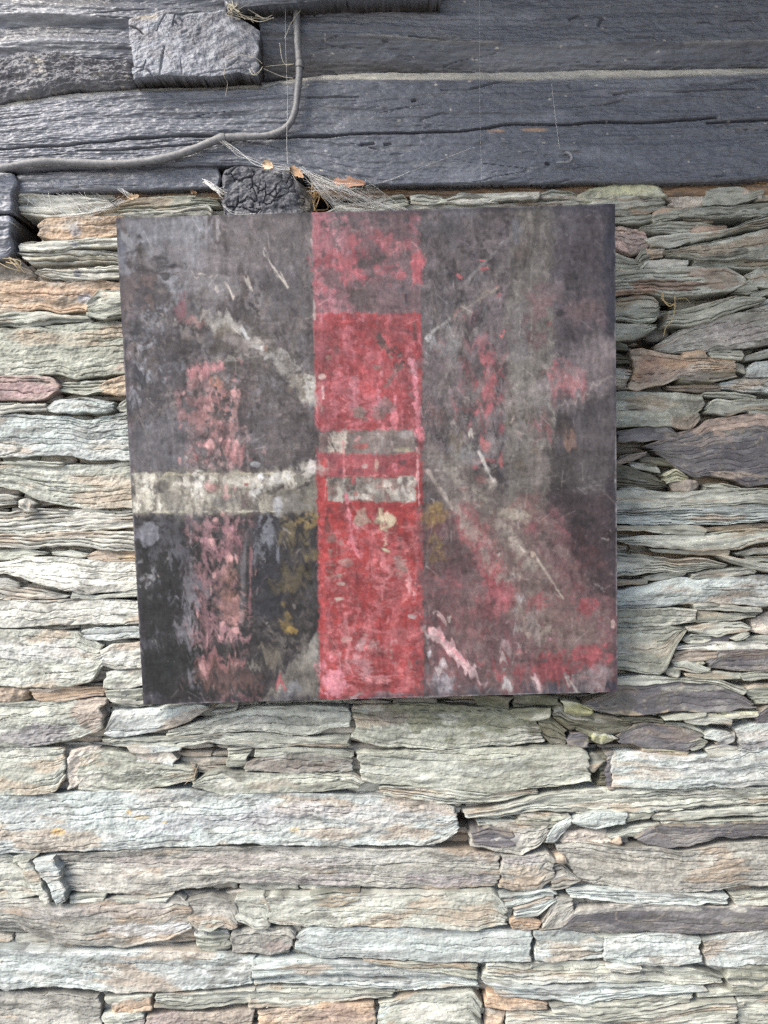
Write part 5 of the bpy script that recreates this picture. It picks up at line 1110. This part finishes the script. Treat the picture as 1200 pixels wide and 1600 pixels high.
# ------------------------------------------------------------------ cable, hook, cobwebs, dry leaves, straw
def catmull(pts, n):
    pts = np.array(pts, float)
    p = np.vstack([2 * pts[0] - pts[1], pts, 2 * pts[-1] - pts[-2]])
    out = []
    for i in range(1, len(p) - 2):
        t = np.linspace(0, 1, n, endpoint=False)[:, None]
        out.append(0.5 * ((2 * p[i]) + (-p[i - 1] + p[i + 1]) * t + (2 * p[i - 1] - 5 * p[i] + 4 * p[i + 1] - p[i + 2]) * t ** 2 + (-p[i - 1] + 3 * p[i] - 3 * p[i + 1] + p[i + 2]) * t ** 3))
    out.append(pts[-1:])
    return np.concatenate(out)

def tube(path, rad, seg=6):
    """path (n,3) world, rad scalar or (n,) metres -> co, quads"""
    path = np.asarray(path, float); n = len(path)
    rad = np.broadcast_to(np.asarray(rad, float), (n,))
    T = np.gradient(path, axis=0); T /= np.linalg.norm(T, axis=1)[:, None] + 1e-12
    ref = np.array([0.0, -1.0, 0.0]) if abs(T[:, 1]).mean() < 0.8 else np.array([1.0, 0, 0])
    A = np.cross(T, ref); A /= np.linalg.norm(A, axis=1)[:, None] + 1e-9
    B = np.cross(T, A)
    an = np.linspace(0, 2 * math.pi, seg, endpoint=False)
    co = path[:, None] + rad[:, None, None] * (A[:, None] * np.cos(an)[None, :, None] + B[:, None] * np.sin(an)[None, :, None])
    i = np.arange(n * seg).reshape(n, seg)
    q = np.stack([i[:-1], np.roll(i[:-1], -1, 1), np.roll(i[1:], -1, 1), i[1:]], -1).reshape(-1, 4)
    return co.reshape(-1, 3), q

def px3(l):   # list of (px, py, distance from the wall face in mm)
    return np.array([P(x, y, p) for x, y, p in l])

rg = rng_of(31)
cab = empty('cable', tuple(P(346, 216, 36))); tag(cab, 'thick dusty grey cable running down the beam, then bending along the lintel', 'cable')
pth = catmull(px3([(463, -140, 41), (463, -60, 41), (463, 0, 40), (464, 40, 40), (466, 76, 40), (468, 100, 40), (467, 125, 38), (464, 152, 37), (461, 174, 37), (452, 194, 37), (437, 206, 36), (415, 212, 36), (380, 214, 36),
                   (348, 216, 36), (330, 222, 36), (300, 234, 36), (262, 246, 36), (220, 253, 36), (170, 256, 36), (120, 254, 36), (80, 252, 36), (40, 256, 37), (0, 263, 38), (-60, 274, 38), (-400, 300, 36), (-1500, 330, 34)]), 14)
nn = len(pth)
rad = (5.1 + 0.4 * vn((1, nn), 1, 1, 9, 5, rg)[0] + 0.25 * vn((1, nn), 1, 1, 3, 5, rg)[0]) / 1000
co, q = tube(pth, rad, 14)
cc = np.array([0.15, 0.15, 0.155]) * (1 + 0.25 * rg.standard_normal((len(co), 1)) * 0.4)
up = co[:, 2] - np.repeat(pth[:, 2], 14)
dz = np.clip(up / 0.006, 0, 1)[:, None] * 0.75
cc = cc * (1 - dz) + np.array([0.30, 0.285, 0.255]) * dz        # dust lying on the upper side
child_local(mesh_obj('cable_sheath', co, q, M_CABLE, None, cc, smooth=True), cab)
co, q = tube(px3([(352, 215.5, 36), (349, 216, 36), (345, 216.5, 36), (340, 218, 36)]), np.array([6.6, 7.4, 7.4, 6.4]) / 1000, 14)
child_local(mesh_obj('joint_collar', co, q, M_CABLE, None, np.full((len(co), 3), 0.17), smooth=True), cab)
co, q = tube(px3([(468.5, 96, 40), (468.8, 101, 40), (468.5, 106, 40)]), np.array([6.2, 7.0, 6.2]) / 1000, 14)
child_local(mesh_obj('joint_collar', co, q, M_CABLE, None, np.full((len(co), 3), 0.15), smooth=True), cab)

hp = catmull(px3([(883, 240, 24), (884, 239, 30), (887, 238.5, 36), (892, 242, 40), (893.5, 248, 41), (889, 253, 40), (880, 254, 39), (869, 253.5, 38)]), 7)
co, q = tube(hp, np.r_[np.full(len(hp) - 3, 2.3), 2.1, 1.6, 0.8] / 1000, 9)
o = mesh_obj('hook', co, q, M_CABLE, None, np.array([0.17, 0.175, 0.19]) * np.ones((len(co), 1)), smooth=True)
tag(o, 'small bent nail hook painted grey, driven into the lintel', 'hook')

def strands(name, segs, label, cat, mat, r=0.00015, colr=(0.5, 0.48, 0.43), seg=4, sag=4, group=None):
    items = []
    for i, s in enumerate(segs):
        a = px3(s)
        if len(a) == 2: a = np.vstack([a[:1], (a[:1] + a[1:]) / 2 + np.array([[0, 0, -sag / 1000 * rg.uniform(0.1, 1)]]), a[1:]])
        pt = catmull(a, 5)
        pt = pt + np.stack([vn((1, len(pt)), 1, 1, 4, 5, rg)[0], vn((1, len(pt)), 1, 1, 4, 5, rg)[0], vn((1, len(pt)), 1, 1, 4, 5, rg)[0]], -1) * 0.0007
        co, q = tube(pt, r * rg.uniform(0.5, 1.6), seg)
        items.append((co, q, np.array(colr) * rg.uniform(0.75, 1.15) * np.ones((len(co), 1))))
    o = join(name, items, mat, None)
    tag(o, label, cat, group)
    return o

# big web from the cable over the crackled joist to the stones
seg = []
for _ in range(5): seg.append([(345 + rg.normal() * 2, 219, 40), (372 + rg.normal() * 2, 238 + rg.normal() * 2, 42), (398 + rg.normal() * 3, 252 + rg.normal() * 3, 44), (430 + rg.normal() * 5, 262 + rg.normal() * 3, 46)])
for _ in range(14): seg.append([(415 + rg.normal() * 5, 258 + rg.normal() * 3, 46), (445 + rg.normal() * 4, 264 + rg.normal() * 4, 48), (470 + rg.normal() * 6, 270 + rg.normal() * 5, 46)])
for _ in range(26):
    x0 = rg.uniform(462, 500); y0 = 262 + (x0 - 462) * 0.6 + rg.normal() * 4
    x1 = rg.uniform(515, 640); seg.append([(x0, y0, 46), ((x0 + x1) / 2 + rg.normal() * 4, (y0 + 326) / 2 + rg.normal() * 4, 40), (x1, 328 + rg.normal() * 3, rg.uniform(14, 30))])
for _ in range(9):
    x0 = rg.uniform(520, 575); x1 = rg.uniform(540, 640); seg.append([(x0, 285 + rg.normal() * 2, 34), ((x0 + x1) / 2, 305 + rg.normal() * 5, 26), (x1, 326 + rg.normal() * 3, rg.uniform(12, 22))])
for _ in range(26): seg.append([(rg.uniform(470, 515), rg.uniform(272, 300), 44), (rg.uniform(515, 570), rg.uniform(284, 296), 36)])
seg += [[(572, 290, 32), (604, 282, 33), (660, 260, 31), (735, 231, 30)], [(600, 284, 33), (640, 268, 32)], [(449, 160, 44), (449, 210, 44), (450, 256, 46)], [(448, -40, 52), (447, 60, 50), (449, 160, 44)], [(460, 8, 48), (437, 62, 48), (440, 96, 46)]]
strands('cobweb', seg[:-1], 'torn white cobweb slung from the cable across the crackled joist to the stones', 'cobweb', M_WEB)
# fine matted sheet of the same web, a draped skin full of holes
def sheet_mat():
    m = bpy.data.materials.new('matted_web'); m.use_nodes = True
    nt = m.node_tree; b = nt.nodes['Principled BSDF']
    b.inputs['Base Color'].default_value = (0.75, 0.73, 0.68, 1); b.inputs['Roughness'].default_value = 0.9
    tc = nt.nodes.new('ShaderNodeTexCoord'); mp = nt.nodes.new('ShaderNodeMapping'); mp.inputs['Rotation'].default_value = (0, 0.6, 0); mp.inputs['Scale'].default_value = (0.3, 1, 1.6)
    n = nt.nodes.new('ShaderNodeTexNoise'); n.inputs['Scale'].default_value = 160; n.inputs['Detail'].default_value = 6; n.inputs['Roughness'].default_value = 0.7
    r = nt.nodes.new('ShaderNodeMapRange'); r.inputs['From Min'].default_value = 0.42; r.inputs['From Max'].default_value = 0.78; r.inputs['To Max'].default_value = 0.7
    nt.links.new(tc.outputs['Object'], mp.inputs[0]); nt.links.new(mp.outputs[0], n.inputs['Vector']); nt.links.new(n.outputs['Fac'], r.inputs['Value']); nt.links.new(r.outputs[0], b.inputs['Alpha'])
    return m
n_u, n_v = 30, 12
uu_, vv_ = np.meshgrid(np.linspace(0, 1, n_u), np.linspace(0, 1, n_v))
Xs = (466 + 120 * uu_) * (1 - vv_) + (528 + 112 * uu_) * vv_; Ys = (264 + 30 * uu_ ** 0.7 - 6 * np.sin(uu_ * 3)) * (1 - vv_) + 329 * vv_
Ps = (48 - 14 * uu_) * (1 - vv_) + (26 - 8 * uu_) * vv_ - 8 * np.sin(vv_ * math.pi) + 1.5 * vn((n_v, n_u), 1, 1, 5, 4, rg)
cs_ = np.array([P(x, y, p) for x, y, p in zip(Xs.ravel(), Ys.ravel(), Ps.ravel())])
web_o = bpy.data.objects['cobweb']
mesh_obj('web_sheet', cs_, grid_quads(n_v, n_u), sheet_mat(), web_o, smooth=True)
# web over the stone recess on the left
seg = []
for _ in range(22):
    x0 = rg.uniform(28, 170); x1 = x0 + rg.uniform(-10, 70); seg.append([(x0, 303 + rg.normal() * 2, 22), ((x0 + x1) / 2, 318 + rg.normal() * 5, 16), (min(x1, 196), 330 + rg.normal() * 4 - max(0, x1 - 120) * .18, 14)])
for _ in range(10): seg.append([(90 + rg.normal() * 6, 338 + rg.normal() * 2, 20), (150, 329 + rg.normal() * 2, 24), (192 + rg.normal() * 4, 312 + rg.normal() * 3, 26)])
for _ in range(8): seg.append([(185 + rg.normal() * 3, 295, 26), (205 + rg.normal() * 4, 306 + rg.normal() * 2, 28)])
strands('cobweb', seg, 'faint cobweb veiling the recessed pale stone below the wedged plank', 'cobweb', M_WEB, 0.00014)
seg = []
for _ in range(14): seg.append([(318 + rg.normal() * 3, 282 + rg.normal() * 2, 30), (332, 292 + rg.normal() * 3, 36), (348 + rg.normal() * 3, 300 + rg.normal() * 4, 40)])
seg += [[(346, 318, 44), (360, 330, 46), (372, 332, 46), (404, 335, 44)], [(348, 320, 44), (366, 334, 46), (400, 333, 46)], [(372, 336, 46), (396, 338, 46), (408, 330, 44)]]
strands('cobweb', seg, 'small fibrous web clinging to the left side of the crackled joist end', 'cobweb', M_WEB, 0.0002, (0.5, 0.43, 0.33))
seg = [[(748, -60, 38), (749, 60, 36), (750, 200, 32), (751, 285, 31)], [(862, 130, 31), (868, 180, 31), (874, 232, 31)], [(284, -60, 24), (285, 60, 22), (286, 62, 22)]]
strands('spider_thread', seg[:1], 'single faint spider thread hanging down over the beams right of centre', 'spider thread', M_WEB, 0.00010, (0.35, 0.36, 0.38))
strands('spider_thread', seg[1:2], 'short pale spider thread hanging just above the bent nail hook', 'spider thread', M_WEB, 0.00010, (0.35, 0.36, 0.38))
# straw and plant fibre caught on the pale joist end
seg = [[(356, 92, 56), (366, 87, 60), (385, 88, 60), (398, 91, 58), (408, 100, 54)], [(358, 90, 56), (378, 86, 60), (396, 90, 60)], [(390, 108, 56), (396, 117, 56), (406, 110, 54), (412, 104, 50)], [(392, 106, 56), (399, 118, 56), (409, 108, 54)],
       [(354, 100, 56), (350, 118, 54), (355, 128, 40), (352, 150, 34)], [(437, 66, 46), (440, 90, 44), (446, 100, 42), (458, 101, 46)], [(415, 104, 40), (430, 102, 42), (456, 100, 46)], [(412, 106, 44), (440, 118, 36), (458, 122, 38)], [(470, 14, 46), (455, 34, 48), (445, 60, 48)]]
for _ in range(16): seg.append([(rg.uniform(350, 375), rg.uniform(0, 14), 70), (rg.uniform(352, 378), rg.uniform(8, 24), 72), (rg.uniform(355, 390), rg.uniform(4, 30), 66)])
for _ in range(8): x0 = rg.uniform(350, 410); seg.append([(x0, rg.uniform(14, 26), 58), (x0 + rg.uniform(5, 26), rg.uniform(26, 36), 54), (x0 + rg.uniform(10, 50), rg.uniform(20, 38), 50)])
strands('straw_tangle', seg, 'tangle of dry straw and cobweb hanging on the pale joist end', 'straw', M_SOFT, 0.00035, (0.5, 0.46, 0.37))
# root fibres in the black gap right of the painting
seg = [[(1034, 458, 22), (1036, 470, 26), (1046, 478, 28), (1056, 474, 24)], [(1032, 466, 24), (1042, 474, 28), (1055, 478, 26)], [(1055, 462, 20), (1054, 480, 26), (1050, 500, 26), (1040, 512, 22), (1036, 525, 18)], [(1056, 468, 22), (1070, 466, 20), (1078, 474, 18)], [(1035, 456, 22), (1037, 470, 27)]]
strands('root_fibre', seg, 'few curling dry root fibres in the dark gap beside the painting', 'root', M_SOFT, 0.0006, (0.40, 0.31, 0.17))
seg = [[(492 + rg.normal() * 8, 300 + rg.normal() * 5, 22), (488 + rg.normal() * 8, 312 + rg.normal() * 6, 26), (492 + rg.normal() * 7, 330, 24)] for _ in range(16)]
strands('root_fibre', seg, 'brown hanging plant fibres in the black gap right of the crackled joist', 'root', M_SOFT, 0.0005, (0.34, 0.23, 0.12))
seg = [[(10 + rg.normal() * 6, 405 + rg.normal() * 4, 22), (22 + rg.normal() * 5, 412 + rg.normal() * 5, 26), (34 + rg.normal() * 8, 422 + rg.normal() * 6, 22)] for _ in range(16)] + []
strands('straw_tangle', seg[:7], 'wisps of dry straw below the lower post block', 'straw', M_SOFT, 0.0005, (0.42, 0.34, 0.22))
seg = [[(298 + rg.normal() * 6, 1196 + rg.normal() * 4, 18), (304 + rg.normal() * 4, 1206, 22), (290 + rg.normal() * 8, 1222 + rg.normal() * 3, 16)] for _ in range(7)]
strands('straw_tangle', seg, 'matted brown fibres in the hollow below the bottom edge of the painting', 'straw', M_SOFT, 0.0003, (0.27, 0.21, 0.15))

def leaf(cx, cy, p, rx, ry, ang, c, label, curl=0.5):
    n = 13; t = np.linspace(-1, 1, n)[None]; w = np.linspace(-1, 1, 9)[:, None]
    prof = (1 - t ** 2) ** 0.7 * (1 - 0.25 * t) * (1 + 0.28 * rg.standard_normal(n)[None])
    x = t * rx * np.ones_like(w); y = w * prof * ry
    z = 5 * curl * (w ** 2) * prof + 3 * curl * t ** 2 - 1.2 * np.exp(-(w / .15) ** 2) + 0.6 * vn((9, n), 1, 1, 3, 3, rg)
    a = math.radians(ang)
    X_ = cx + x * math.cos(a) - y * math.sin(a); Y_ = cy + x * math.sin(a) + y * math.cos(a)
    co = P(X_, Y_, p); co[..., 1] -= z / 1000
    back = co.copy(); back[..., 1] += 0.0004
    q = np.concatenate([grid_quads(9, n), grid_quads(9, n, 9 * n)[:, ::-1]])
    cl = (0.6 * np.array(c) + 0.4 * np.array([0.36, 0.32, 0.27])) * (1 + 0.35 * vn((18, n), 1, 1, 3, 3, rg))[..., None]
    o = mesh_obj('dry_leaf', np.concatenate([co.reshape(-1, 3), back.reshape(-1, 3)]), q, M_SOFT, None, cl.reshape(-1, 3), smooth=True)
    tag(o, label, 'leaf', 'dry leaves caught in the cobweb')
leaf(419, 259, 47, 9, 6.5, 20, (0.52, 0.36, 0.20), 'small pale curled dry leaf in the web on top of the crackled joist')
leaf(464, 270, 48, 14, 5.5, 38, (0.50, 0.27, 0.12), 'slender orange dry leaf slanting in the web right of the crackled joist')
leaf(545, 285, 36, 26, 6.5, 4, (0.42, 0.17, 0.08), 'wide rusty brown dry leaf in the web under the lintel', 0.3)
leaf(208, 308, 27, 10, 4.5, -8, (0.52, 0.34, 0.18), 'small yellowish dry leaf on the stone under the wedged plank')
leaf(303, 301, 12, 5, 3, 10, (0.50, 0.28, 0.12), 'tiny orange leaf scrap under the end of the wedged plank')
